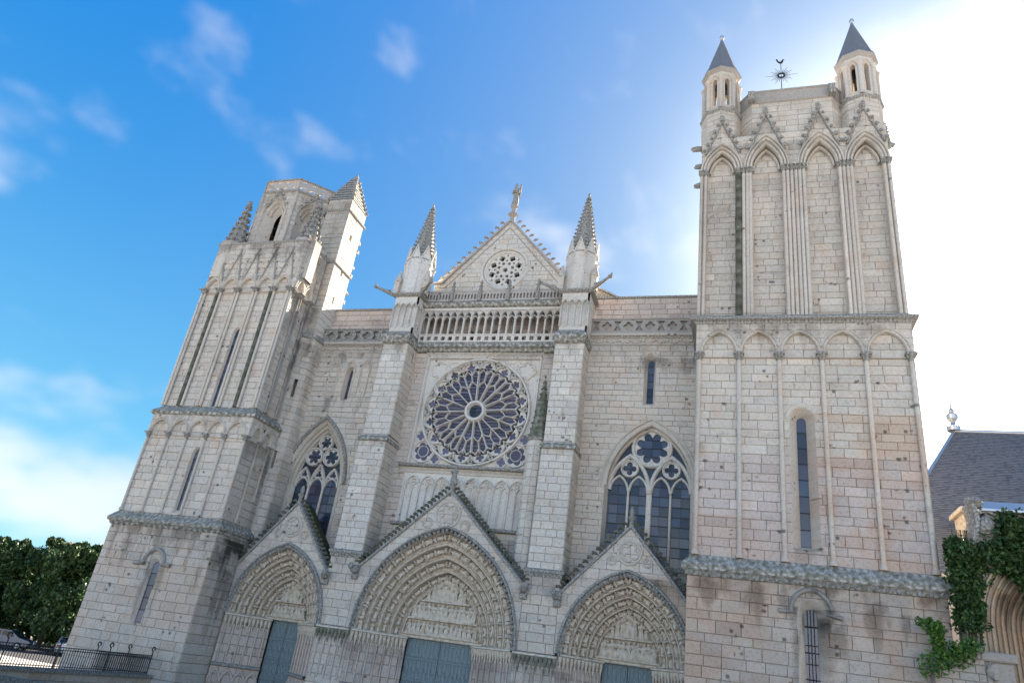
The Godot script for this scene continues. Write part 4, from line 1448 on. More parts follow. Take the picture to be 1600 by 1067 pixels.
func niche_turret() -> void:
	rng.seed = 53
	var t := part("stair_turret", "slender rounded stair turret with green spire beside the rose")
	var c := Vector2(-9.6, -2.95)
	var pl := ngon(c.x, c.y, 0.5, 10, PI / 10)
	var mb := MB.new()
	for i in 10:
		ashlar(mb, face(pl[i], pl[(i + 1) % 10]), rect(0, GY, pl[i].distance_to(pl[(i + 1) % 10]), 14.72), [rect(0.1, 10.55, 0.22, 11.05)] if i == 5 or i == 4 else [], 0.4, FRESH.lerp(PALE, 0.5), null, Vector2(0.4, 0.6))
	stuff(put(t, "masonry", mb, M.stone))
	cornice(t, pl, [Vector2(0, 14.62), Vector2(0.08, 14.7), Vector2(0.09, 14.8), Vector2(0, 14.84)], M.moss)
	pinnacle(t, "spire", Vector3(c.x, 14.85, c.y), 0.5, 18.3, 10, 10, M.lichen, 0.06)

# ---------------------------------------------------------------- rose window and what lies round it
func rose() -> void:
	rng.seed = 61
	var w := part("rose_window", "great rose window of sixteen petals in a square frame")
	var c := Vector2(-13.46, 16.46)
	var fr := at_z(WZ)
	var zt := -0.12
	var rad := 3.02
	var tr := MB.new()
	tr.col = FRESH
	sweep(tr, fr, circle(c.x, c.y, rad, 64), roll(0.09, zt + 0.2, zt - 0.1), true)
	sweep(tr, fr, circle(c.x, c.y, 0.5, 32), roll(0.13, zt + 0.24, zt - 0.1), true)
	var glass := []
	for i in 16:
		var a := TAU * (i + 0.5) / 16.0 + 0.06
		var half := PI / 16.0
		var spoke := Vector2(cos(a - half), sin(a - half))
		sweep(tr, fr, PackedVector2Array([c + spoke * 0.6, c + spoke * 2.36]), roll(0.042, zt + 0.2, zt - 0.1))
		var d := Vector2(cos(a), sin(a))
		var n := Vector2(-d.y, d.x)
		# rounded head of the petal with its quatrefoil
		var hw := 2.42 * sin(half)
		var head := PackedVector2Array()
		for k in 13:
			var b := -PI / 2 + PI * k / 12.0
			head.append(c + d * (2.4 + 0.52 * cos(b)) + n * hw * sin(b))
		sweep(tr, fr, head, roll(0.04, zt + 0.18, zt - 0.1))
		var fo := PackedVector2Array()
		for q in foil(0, 0, 0.23, 4, PI / 4, 0.45):
			fo.append(c + d * (2.63 + q.x) + n * q.y)
		var fan := PackedVector2Array()
		for k in 10:
			var b := -PI * 0.44 + PI * 0.88 * k / 9.0
			fan.append(c + d * (2.42 + 0.48 * cos(b)) + n * hw * 0.94 * sin(b))
		plate(tr, fr, fan, [fo], zt + 0.04, 0.07)
		rim(tr, fr, fo, zt + 0.04, zt - 0.06, true)
		glass.append(fo)
		# inner light, then a pair of outer lights
		var wi := 1.5 * sin(half)
		var inner := PackedVector2Array([c + d * 0.62 - n * 0.04, c + d * 1.42 - n * (wi - 0.05), c + d * 1.56 - n * wi * 0.62, c + d * 1.74, c + d * 1.56 + n * wi * 0.62, c + d * 1.42 + n * (wi - 0.05), c + d * 0.62 + n * 0.04])
		sweep(tr, fr, inner.slice(1, 6), roll(0.034, zt + 0.14, zt - 0.1))
		glass.append(inner)
		sweep(tr, fr, PackedVector2Array([c + d * 1.74, c + d * 2.4]), roll(0.032, zt + 0.14, zt - 0.1))
		for e in [-1.0, 1.0]:
			var o := 0.055
			var ws := 2.3 * sin(half)
			var lp := PackedVector2Array([c + d * 1.78 + n * e * o, c + d * 1.6 + n * e * (wi * 0.95 - 0.02), c + d * 2.16 + n * e * (ws - 0.06), c + d * 2.26 + n * e * ws * 0.72, c + d * 2.4 + n * e * ws * 0.5, c + d * 2.26 + n * e * ws * 0.28, c + d * 2.16 + n * e * o])
			if area(lp) < 0.0:
				lp.reverse()
			glass.append(lp)
			sweep(tr, fr, PackedVector2Array([c + d * 2.16 + n * e * (ws - 0.03), c + d * 2.3 + n * e * ws * 0.75, c + d * 2.42 + n * e * ws * 0.5, c + d * 2.3 + n * e * ws * 0.25, c + d * 2.16 + n * e * 0.02]), roll(0.035, zt + 0.12, zt - 0.1))
		# trefoil between the petals
		var tc := c + spoke * 2.8
		var tf := foil(tc.x, tc.y, 0.12, 3, a - half, 0.4)
		sweep(tr, fr, tf, roll(0.03, zt + 0.12, zt - 0.1), true)
		glass.append(tf)
	# corner circles and the blind upper corners
	var frame := rect(-16.72, 13.42, -10.15, 19.55)
	for q in [[-16.05, 14.1, 0.52], [-10.86, 14.1, 0.52]]:
		var cc := circle(q[0], q[1], q[2] + 0.08, 20)
		sweep(tr, fr, cc, roll(0.06, zt + 0.14, zt - 0.1), true)
		var fo := foil(q[0], q[1], q[2], 6, 0.3, 0.3)
		plate(tr, fr, cc, [fo], zt + 0.03, 0.12)
		glass.append(fo)
		sweep(tr, fr, circle(q[0], q[1], 0.3, 16), roll(0.03, zt + 0.1, zt - 0.1), true)
	for q in [[-15.33, 13.72, 0.24], [-16.36, 14.95, 0.24], [-11.6, 13.72, 0.24], [-10.5, 14.95, 0.24]]:
		var fo := foil(q[0], q[1], q[2], 4, PI / 4, 0.4)
		sweep(tr, fr, circle(q[0], q[1], q[2] + 0.06, 14), roll(0.05, zt + 0.12, zt - 0.1), true)
		glass.append(fo)
	put(w, "tracery", tr, M.stone)
	# corner fields: stone with the lobes cut through below, blind above
	var field := MB.new()
	field.col = FRESH
	plate(field, fr, frame, [circle(c.x, c.y, rad - 0.02, 48)], zt + 0.02, 0.4)
	rim(field, fr, circle(c.x, c.y, rad - 0.02, 48), zt + 0.02, zt - 0.2, true)
	for q in [[-16.0, 18.86, 0.5], [-10.86, 18.86, 0.5]]:
		sweep(field, fr, foil(q[0], q[1], q[2], 6, 0.2, 0.25), roll(0.04, zt + 0.1, zt), true)
		for e in [[0.82, 0.22], [0.1, -0.78]]:
			sweep(field, fr, foil(q[0] - signf(q[0] - c.x) * e[0], q[1] + e[1], 0.27, 4, 0.2, 0.3), roll(0.035, zt + 0.08, zt), true)
	put(w, "corner_field", field, M.stone)
	for k in glass.size():
		var mb := MB.new()
		var g: PackedVector2Array = glass[k]
		if g.size() == 7:
			# leaded light: split across its length
			lancet_panes(w, fr, g, zt - 0.05, 1, 0.19, M.rose_glass, 0.03)
			continue
		mb.col = Color(0.1, 0.09, 0.145) * rng.randf_range(0.6, 1.5)
		flat(mb, fr, g, zt + (0.03 if k >= 80 else -0.05))
		put(w, "pane", mb, M.rose_glass)
	lancet_panes(w, fr, circle(c.x, c.y, 0.42, 20), zt - 0.03, 4, 0.2, M.glass)
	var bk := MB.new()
	bk.col = Color(0.05, 0.045, 0.07)  # dark sheet behind the tracery stands in for the unlit interior
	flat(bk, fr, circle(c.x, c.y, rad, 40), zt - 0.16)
	put(w, "dark_backing", bk, M.rose_glass)
	# square frame with its beaded edge
	var fm := MB.new()
	fm.col = FRESH
	sweep(fm, fr, PackedVector2Array([Vector2(-10.12, 13.4), Vector2(-10.12, 19.58), Vector2(-16.76, 19.58), Vector2(-16.76, 13.4)]), roll(0.07, 0.1, -0.1))
	sweep(fm, fr, PackedVector2Array([Vector2(-16.9, 19.84), Vector2(-9.98, 19.84)]), roll(0.06, 0.1, -0.1))
	for i in 30:
		for x in [-16.95, -9.93]:
			lump(fm, Vector3(x, 13.6 + i * 0.2, WZ + 0.04), Vector3(0.06, 0.055, 0.05), 0.2, 5)
	for i in 46:
		lump(fm, Vector3(-16.7 + i * 0.145, 19.72, WZ + 0.04), Vector3(0.045, 0.05, 0.05), 0.2, 5)
	put(w, "frame", fm, M.stone)
	# plain wall round the frame
	var n := part("wall", "pale wall framing the rose between the buttresses")
	var wall := MB.new()
	ashlar(wall, fr, rect(-17.7, 8.0, -9.0, 20.2), [rect(-16.82, 13.36, -10.06, 19.62)], 0.32, WALL.lerp(ROSY, 0.5))
	stuff(put(n, "masonry", wall, M.stone))

func blind_arcade() -> void:
	rng.seed = 67
	var a := part("blind_arcade", "white blind arcade of slim shafts below the rose window")
	var fr := at_z(WZ + 0.08)
	var x0 := -16.62
	var x1 := -10.12
	var y0 := 10.25
	var mb := MB.new()
	mb.col = FRESH * 1.06
	mb.box(x0 - 0.2, x1, y0 - 0.4, 12.9, WZ - 0.1, WZ + 0.06)
	put(a, "ground", mb, M.stone)
	var k := 8
	for i in k:
		var w := (x1 - x0) / k
		var cx := x0 + (i + 0.5) * w
		var m := MB.new()
		m.col = FRESH * 1.06
		sweep(m, fr, arc_pts(cx, 12.18, w * 0.48, w * 0.68, 7), roll(0.035, 0.12, -0.03))
		for e in [-0.25, 0.25]:
			sweep(m, fr, arc_pts(cx + e * w, 12.12, w * 0.21, w * 0.3, 5), roll(0.025, 0.08, -0.03))
		sweep(m, fr, foil(cx, 12.48, 0.11, 4, 0.0, 0.3), roll(0.022, 0.07, -0.03), true)
		put(a, "arch", m, M.stone)
		for e in [0.0, 0.5]:
			var s := MB.new()
			s.col = FRESH * 1.04
			var x: float = cx - w * 0.5 + e * w
			tube(s, Vector3(x, y0 + 0.08, WZ + 0.13), Vector3(x, 12.05, WZ + 0.13), 0.05 if e == 0.0 else 0.035, 0.05 if e == 0.0 else 0.035, 7)
			lump(s, Vector3(x, 12.12, WZ + 0.14), Vector3(0.09, 0.09, 0.08) * (1.0 if e == 0.0 else 0.7), 0.3, 6)
			put(a, "shaft", s, M.stone)
	var led := MB.new()
	led.col = GREY
	led.box(x0 - 0.35, x1, y0 - 0.12, y0 + 0.04, WZ, WZ + 0.32, 0.04)
	put(a, "ledge", led, M.crust)
	var sill := MB.new()
	sill.col = PALE
	sill.box(-17.12, -10.05, 12.9, 12.98, WZ, WZ + 0.14, 0.02)
	sill.box(-17.12, -10.05, 12.98, 13.2, WZ, WZ + 0.08)
	for i in 44:
		lump(sill, Vector3(-17.0 + i * 0.158, 13.1, WZ + 0.1), Vector3(0.08, 0.055, 0.06), 0.4, 5)
	put(a, "carved_band", sill, M.stone)
	var top := MB.new()
	top.col = GREY
	top.box(-17.2, -10.05, 13.2, 13.36, WZ, WZ + 0.3, 0.05)
	put(a, "sill", top, M.crust)

func gallery() -> void:
	rng.seed = 71
	var g := part("gallery", "open arcaded gallery above the rose")
	var x0 := -17.5
	var x1 := -9.2
	var z := -3.1
	var base := MB.new()
	base.col = GREY
	ring(base, PackedVector2Array([Vector2(x0, z - 0.3), Vector2(x1, z - 0.3)]), [Vector2(-0.08, 19.86), Vector2(0.12, 19.9), Vector2(0.18, 20.02), Vector2(0.34, 20.1), Vector2(0.34, 20.22), Vector2(0.22, 20.42)], false)
	base.box(x0, x1, 20.3, 20.42, -4.4, z - 0.05)
	put(g, "cornice", base, M.moss)
	var k := 19
	var w := (x1 - x0) / k
	var hs := []
	for i in k:
		hs.append(foil(x0 + (i + 0.5) * w, 20.62, 0.155, 4, 0.0, 0.35))
	var q := MB.new()
	q.col = FRESH
	plate(q, at_z(z), rect(x0, 20.4, x1, 20.82), hs, 0.0, 0.09, 0.14)
	q.box(x0, x1, 20.82, 20.88, z - 0.16, z + 0.04)
	put(g, "quatrefoil_band", q, M.stone)
	for i in k + 1:
		var p := MB.new()
		p.col = shade(FRESH, 0.04)
		var x := x0 + i * w
		p.box(x - 0.05, x + 0.05, 20.86, 21.95, z - 0.14, z + 0.02, 0.025)
		lathe(p, Vector3(x, 21.85, z - 0.05), [Vector2(0.05, 0), Vector2(0.085, 0.07), Vector2(0.09, 0.12), Vector2(0.05, 0.13)], 7)
		put(g, "post", p, M.stone)
	for i in k:
		var a := MB.new()
		a.col = FRESH
		var cx := x0 + (i + 0.5) * w
		sweep(a, at_z(z), arc_pts(cx, 21.94, w * 0.47, w * 0.95, 6), roll(0.035, 0.03, -0.14))
		sweep(a, at_z(z), arc_pts(cx, 21.82, w * 0.4, w * 0.5, 5), roll(0.028, 0.02, -0.12))
		put(g, "arch", a, M.stone)
	var hole := []
	for i in k:
		hole.append(arch_poly(x0 + (i + 0.5) * w, 21.7, 21.94, w * 0.47, w * 0.95, 6))
	var over := MB.new()
	over.col = FRESH
	plate(over, at_z(z - 0.02), rect(x0, 21.95, x1, 22.5), hole, 0.0, 0.12)
	over.box(x0, x1, 22.36, 22.56, z - 0.3, z + 0.05, 0.03)
	over.box(x0, x1, 22.5, 22.62, -4.6, z - 0.1)
	put(g, "head_band", over, M.stone)
	# wall behind with its doorways
	var back := MB.new()
	var dh := []
	for x in [-16.3, -14.9, -13.3, -11.9, -10.4]:
		dh.append(arch_poly(x, 20.4, 21.3, 0.33, 0.5, 6))
	ashlar(back, at_z(-4.4), rect(x0 - 0.8, 20.4, x1 + 0.8, 22.5), dh, 0.34, ROSY * 0.85)
	back.col = ROSY
	for d in dh:
		rim(back, at_z(-4.4), d, 0.0, -1.5, true)
	stuff(put(g, "back_wall", back, M.stone))
	# upper cornice and balustrade
	var up := MB.new()
	up.col = GREY
	ring(up, PackedVector2Array([Vector2(x0, z - 0.1), Vector2(x1, z - 0.1)]), [Vector2(0.1, 22.56), Vector2(0.24, 22.62), Vector2(0.3, 22.74), Vector2(0.3, 22.84), Vector2(0.1, 23.02)], false)
	up.box(x0, x1, 22.9, 23.02, -4.4, z - 0.02)
	put(g, "upper_cornice", up, M.moss)
	var b := MB.new()
	b.col = GREY * 1.2
	var bh := []
	var kb := 42
	for i in kb:
		bh.append(arch_poly(x0 + (i + 0.5) * (x1 - x0) / kb, 23.12, 23.38, 0.055, 0.09, 4))
	plate(b, at_z(z + 0.06), rect(x0, 23.0, x1, 23.58), bh, 0.0, 0.1, 0.12)
	b.box(x0, x1, 23.58, 23.68, z - 0.1, z + 0.1, 0.02)
	b.box(x0, x1, 23.0, 23.56, z - 0.16, z - 0.1)
	put(g, "balustrade", b, M.stone)
	for i in 4:
		var f := MB.new()
		f.col = GREY
		var x := -15.85 + i * 1.72
		f.box(x - 0.09, x + 0.09, 22.95, 23.75, z + 0.02, z + 0.2, 0.03)
		lathe(f, Vector3(x, 23.72, z + 0.1), [Vector2(0.12, 0), Vector2(0.05, 0.12), Vector2(0.14, 0.22), Vector2(0.05, 0.32), Vector2(0.1, 0.42), Vector2(0.02, 0.62)], 7)
		put(g, "finial", f, M.crust)

func top_gable() -> void:
	rng.seed = 73
	var g := part("gable", "crowning gable with small pierced rose and statue")
	var z := -4.1
	var cx := -13.36
	var tri := PackedVector2Array([Vector2(-17.7, 22.9), Vector2(-9.1, 22.9), Vector2(-9.1, 24.85), Vector2(cx, 29.2), Vector2(-17.7, 24.85)])
	var disc := circle(cx + 0.05, 25.76, 1.36, 32)
	var mb := MB.new()
	ashlar(mb, at_z(z), tri, [disc], 0.34, FRESH.lerp(PALE, 0.5))
	stuff(put(g, "masonry", mb, M.stone))
	var ro := part("small_rose", "", g)
	var holes := []
	var c := Vector2(cx + 0.05, 25.76)
	for i in 8:
		var a := TAU * i / 8.0 + 0.35
		holes.append(foil(c.x + cos(a) * 0.86, c.y + sin(a) * 0.86, 0.2, 4, a + PI / 4, 0.3))
		holes.append(foil(c.x + cos(a) * 0.47, c.y + sin(a) * 0.47, 0.11, 4, a, 0.3))
		var b := a + PI / 8
		holes.append(foil(c.x + cos(b) * 0.66, c.y + sin(b) * 0.66, 0.075, 3, b, 0.3))
		holes.append(foil(c.x + cos(b) * 1.02, c.y + sin(b) * 1.02, 0.07, 3, b + PI, 0.3))
	holes.append(foil(c.x, c.y, 0.17, 8, 0.0, 0.4))
	var pl := MB.new()
	pl.col = FRESH
	plate(pl, at_z(z - 0.12), circle(c.x, c.y, 1.16, 40), holes, 0.0, 0.055)
	for h in holes:
		rim(pl, at_z(z - 0.12), h, 0.0, -0.25, true)
	put(ro, "tracery_disc", pl, M.stone)
	var fr := MB.new()
	fr.col = FRESH
	sweep(fr, at_z(z), circle(c.x, c.y, 1.42, 36), roll(0.08, 0.1, -0.05), true)
	sweep(fr, at_z(z), circle(c.x, c.y, 1.26, 36), roll(0.1, -0.02, -0.2), true)
	sweep(fr, at_z(z), circle(c.x, c.y, 1.16, 36), roll(0.05, -0.06, -0.2), true)
	put(ro, "ring_moulding", fr, M.stone)
	var cop := MB.new()
	cop.col = GREY
	sweep(cop, at_z(z), PackedVector2Array([Vector2(-17.75, 24.86), Vector2(-17.2, 24.86), Vector2(cx, 29.28), Vector2(-9.5, 24.86), Vector2(-9.0, 24.86)]), roll(0.13, 0.14, -0.6))
	sweep(cop, at_z(z), PackedVector2Array([Vector2(-17.0, 24.5), Vector2(cx, 28.72), Vector2(-9.75, 24.5)]), roll(0.04, 0.06, -0.05))
	put(g, "coping", cop, M.stone)
	var cm := crocket_mesh(0.27)
	crockets(g, cm, Vector3(-17.2, 24.98, z), Vector3(cx - 0.2, 29.2, z), 12, M.crust, 0.05)
	crockets(g, cm, Vector3(-9.5, 24.98, z), Vector3(cx + 0.2, 29.2, z), 12, M.crust, 0.05)
	var ped := MB.new()
	ped.col = GREY
	lathe(ped, Vector3(cx, 29.15, z - 0.1), [Vector2(0.2, 0), Vector2(0.16, 0.5), Vector2(0.34, 0.62), Vector2(0.16, 0.7), Vector2(0.14, 1.1), Vector2(0.24, 1.22), Vector2(0.24, 1.3)], 8)
	put(g, "pedestal", ped, M.stone)
	var s := put(g, "statue", figure(0), M.crust, "weathered winged saint standing on the gable point")
	s.transform = Transform3D(Basis.from_scale(Vector3(1.25, 1.8, 1.25)), Vector3(cx, 30.4, z - 0.1))
	var wing := MB.new()
	wing.col = GREY
	for e in [-1.0, 1.0]:
		lump(wing, Vector3(cx + e * 0.17, 31.7, z - 0.25), Vector3(0.09, 0.62, 0.06), 0.15, 6)
	put(g, "wing", wing, M.crust)

# ---------------------------------------------------------------- carved figures
var figs := []
func figure(kind: int) -> ArrayMesh:
	# standing draped figure 1 m tall, its base at the origin: folds, shoulders, arms held in front, head
	while figs.size() < 4:
		var k := figs.size()
		rng.seed = 90 + k
		var mb := MB.new()
		mb.col = Color(0.55, 0.47, 0.37)
		var hs := [0.0, 0.03, 0.2, 0.42, 0.56, 0.68, 0.77, 0.82]
		var rs := [0.17, 0.18, 0.155, 0.135, 0.12, 0.15, 0.14, 0.06]
		var seg := 12
		var rows := []
		for j in hs.size():
			var row := PackedVector3Array()
			for i in seg:
				var a := TAU * i / seg
				var fold: float = 1.0 + (0.14 if i % 2 == 0 else -0.1) * (1.0 - hs[j]) * (1.0 if j < 5 else 0.2)
				row.append(Vector3(sin(a) * rs[j] * fold + 0.03 * sin(hs[j] * 5.0 + k * 1.6), hs[j], cos(a) * rs[j] * 0.72 * fold))
			rows.append(row)
		for j in hs.size() - 1:
			for i in seg:
				mb.quad(rows[j][i], rows[j][(i + 1) % seg], rows[j + 1][(i + 1) % seg], rows[j + 1][i])
		var top := Vector3(0.03 * sin(4.1 + k * 1.6), 0.0, 0.0)
		lump(mb, top + Vector3(0, 0.89, 0.01), Vector3(0.075, 0.095, 0.085), 0.06, 8)
		for e in [-1.0, 1.0]:
			var sh := top + Vector3(e * 0.14, 0.72, 0.0)
			var el := top + Vector3(e * 0.17, 0.55 + 0.03 * k, 0.06)
			var ha := top + Vector3(e * (0.03 + 0.03 * k), 0.6 + 0.03 * e * k, 0.14)
			tube(mb, sh, el, 0.05, 0.045, 6)
			tube(mb, el, ha, 0.045, 0.03, 6)
		figs.append(mb.mesh())
	return figs[kind % 4]

func figure_at(parent: Node, p: Vector3, h: float, lean: float, kind: int, called := "carved_figure", wide := 1.0) -> void:
	var o := put(parent, called, figure(kind), M.ochre_stone)
	o.transform = Transform3D(Basis(Vector3.BACK, lean) * Basis.from_scale(Vector3(h * wide, h, h)), p)

# ---------------------------------------------------------------- portals
func portal(cx: float, hw: float, ys: float, rise: float, gx: Array, gy: Array, door: Array, label: String, registers: Array, per_side: int) -> void:
	# gx: left foot, apex, right foot of the gable; gy: their heights; door: x0, x1, top
	rng.seed = int(hw * 100)
	var p := part("portal", label)
	var zf := -2.0
	var zd := -3.55
	var out := arch_poly(cx, ys - 0.05, ys, hw, rise, 16)
	var region := PackedVector2Array([Vector2(gx[0], ys), Vector2(gx[2], ys), Vector2(gx[2], gy[2]), Vector2(gx[1], gy[1]), Vector2(gx[0], gy[0])])
	var wall := MB.new()
	ashlar(wall, at_z(zf), region, [out], 0.4, PALE, null, Vector2(0.55, 1.0))
	stuff(put(p, "gable_masonry", wall, M.stone))
	# gable body with its mossy slopes running back to the wall
	var body := MB.new()
	body.col = GREY
	for q in [[0, 1], [1, 2]]:
		var a := Vector3(gx[q[0]], gy[q[0]], zf + 0.06)
		var b := Vector3(gx[q[1]], gy[q[1]], zf + 0.06)
		var up := Vector3(0, 0.06, 0)
		var bk := Vector3(0, 0, -1.5)
		body.quad(a + up, b + up, b + up + bk, a + up + bk)
	put(p, "gable_roof", body, M.green_moss)
	var cop := MB.new()
	cop.col = GREY
	sweep(cop, at_z(zf), PackedVector2Array([Vector2(gx[0], gy[0]), Vector2(gx[1], gy[1]), Vector2(gx[2], gy[2])]), roll(0.1, 0.12, -0.3))
	put(p, "gable_coping", cop, M.crust)
	var cm := crocket_mesh(0.24)
	var n := 26 if hw > 3.5 else 16
	crockets(p, cm, Vector3(gx[0], gy[0] + 0.08, zf), Vector3(gx[1], gy[1] + 0.08, zf), n, M.drain, 0.06)
	crockets(p, cm, Vector3(gx[2], gy[2] + 0.08, zf), Vector3(gx[1], gy[1] + 0.08, zf), n, M.drain, 0.06)
	# hood with its leaf carving
	var hood := MB.new()
	hood.col = GREY
	sweep(hood, at_z(zf), arc_pts(cx, ys, hw + 0.04, rise + 0.05, 20), roll(0.07, 0.16, -0.05))
	for a in arc_pts(cx, ys, hw - 0.08, rise - 0.1, 30):
		lump(hood, Vector3(a.x, a.y, zf + 0.04), Vector3(0.09, 0.1, 0.09), 0.35, 5)
	put(p, "hood_moulding", hood, M.crust)
	# orders of the arch, each deeper and smaller, with figures under little canopies
	var orders := 4
	var dc: float = (door[0] + door[1]) * 0.5
	var hin: float = (door[1] - door[0]) * 0.5 + 0.3
	var rin: float = hin * rise / hw * 1.02
	for k in orders:
		var f0 := float(k) / orders
		var f1 := float(k + 1) / orders
		var h0 := lerpf(hw - 0.12, hin, f0)
		var h1 := lerpf(hw - 0.12, hin, f1)
		var r0 := lerpf(rise - 0.14, rin, f0)
		var r1 := lerpf(rise - 0.14, rin, f1)
		var c0 := lerpf(cx, dc, f0)
		var c1 := lerpf(cx, dc, f1)
		var z0 := lerpf(zf, zd, f0)
		var z1 := lerpf(zf, zd, f1)
		var a0 := arc_pts(c0, ys, h0, r0, 16)
		var a1 := arc_pts(c1, ys, h1, r1, 16)
		var mb := MB.new()
		mb.col = Color(0.52, 0.44, 0.33)
		var corner := PackedVector2Array()
		for i in a0.size():
			corner.append(a0[i].lerp(a1[i], 0.16))
		loft(mb, FRONT, a0, z0, corner, z1 - 0.04, false)
		loft(mb, FRONT, corner, z1 - 0.04, a1, z1, false)
		sweep(mb, FRONT, a1, roll(0.045, z1 + 0.07, z1 - 0.05))
		var am := PackedVector2Array()
		for i in a0.size():
			am.append(a0[i].lerp(a1[i], 0.8))
		sweep(mb, FRONT, am, roll(0.028, z1 + 0.05, z1 - 0.05))
		put(p, "archivolt", mb, M.ochre_stone)
		var fine := arc_pts(lerpf(c0, c1, 0.42), ys, lerpf(h0, h1, 0.42), lerpf(r0, r1, 0.42), 60)
		var fz := z1 + 0.18
		var cnt := maxi(4, per_side - k)
		for e in 2:
			for i in cnt:
				var idx := int(60.0 * (i + 0.15) / cnt)
				var nxt := int(60.0 * (i + 0.95) / cnt)
				var a := fine[idx if e == 0 else 120 - idx]
				var b := fine[mini(60, nxt) if e == 0 else 120 - mini(60, nxt)]
				var d := b - a
				var lean := atan2(-d.x, d.y)
				var len := d.length()
				figure_at(p, Vector3(a.x, a.y, fz), len * 0.86, lean, i + k, "archivolt_figure", 1.5)
				var cn := MB.new()
				cn.col = Color(1, 1, 1)
				lump(cn, Vector3(0, 0, 0), Vector3(0.17, 0.07, 0.17), 0.25, 6)
				var o := put(p, "canopy", cn, M.ochre_stone)
				o.transform = Transform3D(Basis(Vector3.BACK, lean), Vector3(b.x, b.y, fz))
	# tympanum with its registers of figures
	var ty := MB.new()
	ty.col = Color(1, 1, 1)
	flat(ty, at_z(zd - 0.1), arch_poly(dc, door[2], ys, hin + 0.05, rin + 0.05, 12), 0.0)
	put(p, "tympanum", ty, M.ochre_stone)
	var y: float = door[2] + 0.22
	for k in registers.size():
		var r: Array = registers[k]
		var led := MB.new()
		led.col = Color(1, 1, 1)
		var half := hin
		if y > ys:
			var q := arc_pts(dc, ys, hin, rin, 24)
			for a in q:
				if a.y >= y and a.x < dc:
					half = dc - a.x
					break
		led.box(dc - half + 0.02, dc + half - 0.02, y - 0.08, y, zd - 0.12, zd + 0.2, 0.02)
		put(p, "register_ledge", led, M.ochre_stone)
		var m: int = r[1]
		for i in m:
			var f := (i + 0.5) / m
			var h: float = r[0] * (0.92 + 0.1 * rng.randf())
			if k == registers.size() - 1:
				h = r[0] * (1.0 - 0.62 * absf(f * 2.0 - 1.0)) * rng.randf_range(0.92, 1.04)
			figure_at(p, Vector3(dc + (f * 2.0 - 1.0) * (half - 0.2), y, zd + 0.07), h, rng.randf_range(-0.08, 0.08), rng.randi(), "tympanum_figure", 1.0 if k == registers.size() - 1 else 1.25)
		y += r[0] + 0.1
	# lintel
	var li := MB.new()
	li.col = Color(1, 1, 1)
	li.box(dc - hin - 0.1, dc + hin + 0.1, door[2], door[2] + 0.14, zd - 0.2, zd + 0.1, 0.03)
	put(p, "lintel", li, M.ochre_stone)
	# splayed jambs: canopied frieze, slim shafts, ledge and dado arches
	for e in [-1.0, 1.0]:
		var a := Vector2(cx + e * hw, zf)
		var b := Vector2(door[0] if e < 0 else door[1], zd)
		var fr := face(a, b) if e < 0 else face(b, a)
		var wd := a.distance_to(b)
		var j := MB.new()
		ashlar(j, fr, rect(0, GY, wd, ys), [], 0.45, OCHRE.lerp(ROSY, 0.5), null, Vector2(0.3, 0.5))
		stuff(put(p, "jamb_masonry", j, M.stone))
		var ks := int(wd / 0.36)
		for i in ks:
			var s := MB.new()
			s.col = shade(ROSY, 0.06)
			var u := wd * (i + 0.5) / ks
			tube(s, fr * Vector3(u, 2.75, 0.06), fr * Vector3(u, 4.45, 0.06), 0.045, 0.045, 6)
			put(p, "jamb_shaft", s, M.stone)
		frieze(p, fr, 0.0, wd, ys)
		var led := MB.new()
		led.col = GREY
		for q in [[2.5, 2.72, 0.16]]:
			for c in [[0.0, 1.0]]:
				var o := fr * Vector3(0, q[0], 0)
				sweep(led, fr, PackedVector2Array([Vector2(0, 2.62), Vector2(wd, 2.62)]), roll(0.09, 0.17, -0.02))
		put(p, "dado_ledge", led, M.crust)
		var da := MB.new()
		da.col = ROSY
		var kd := int(wd / 0.55)
		for i in kd:
			sweep(da, fr, arc_pts(wd * (i + 0.5) / kd, 1.9, wd / kd * 0.46, 0.5, 5), roll(0.06, 0.12, -0.02))
		put(p, "dado_arches", da, M.stone)
	# gable carving
	var gv := MB.new()
	gv.col = PALE * 0.94
	var gc := Vector2(gx[1], ys + rise + (gy[1] - ys - rise) * (0.36 if hw > 3.5 else 0.42))
	var gr := 0.62 if hw > 3.5 else 0.5
	sweep(gv, at_z(zf), circle(gc.x, gc.y, gr, 26), roll(0.06, 0.09, 0.0), true)
	sweep(gv, at_z(zf), foil(gc.x, gc.y, gr * 0.8, 4 if hw < 3.5 else 6, 0.4, 0.4), roll(0.04, 0.08, 0.0), true)
	for e in [-1.0, 1.0]:
		sweep(gv, at_z(zf), foil(gc.x + e * gr * 1.55, gc.y - gr * 0.75, gr * 0.34, 4, 0.0, 0.35), roll(0.03, 0.07, 0.0), true)
		sweep(gv, at_z(zf), circle(gc.x + e * gr * 1.55, gc.y - gr * 0.75, gr * 0.42, 14), roll(0.03, 0.07, 0.0), true)
	put(p, "gable_relief", gv, M.stone)
	# finial: small figure on the central gable, leaf knop on the others
	if hw > 3.5:
		var s := put(p, "statue", figure(1), M.crust)
		s.transform = Transform3D(Basis.from_scale(Vector3(1.0, 0.95, 1.0)), Vector3(gx[1], gy[1] + 0.35, zf))
	var fm := MB.new()
	fm.col = GREY
	lathe(fm, Vector3(gx[1], gy[1] - 0.1, zf), [Vector2(0.14, 0), Vector2(0.1, 0.3), Vector2(0.2, 0.42), Vector2(0.1, 0.5)] if hw > 3.5 else [Vector2(0.13, 0), Vector2(0.09, 0.35), Vector2(0.2, 0.5), Vector2(0.08, 0.6), Vector2(0.13, 0.72), Vector2(0.03, 1.0)], 8)
	put(p, "finial", fm, M.crust)
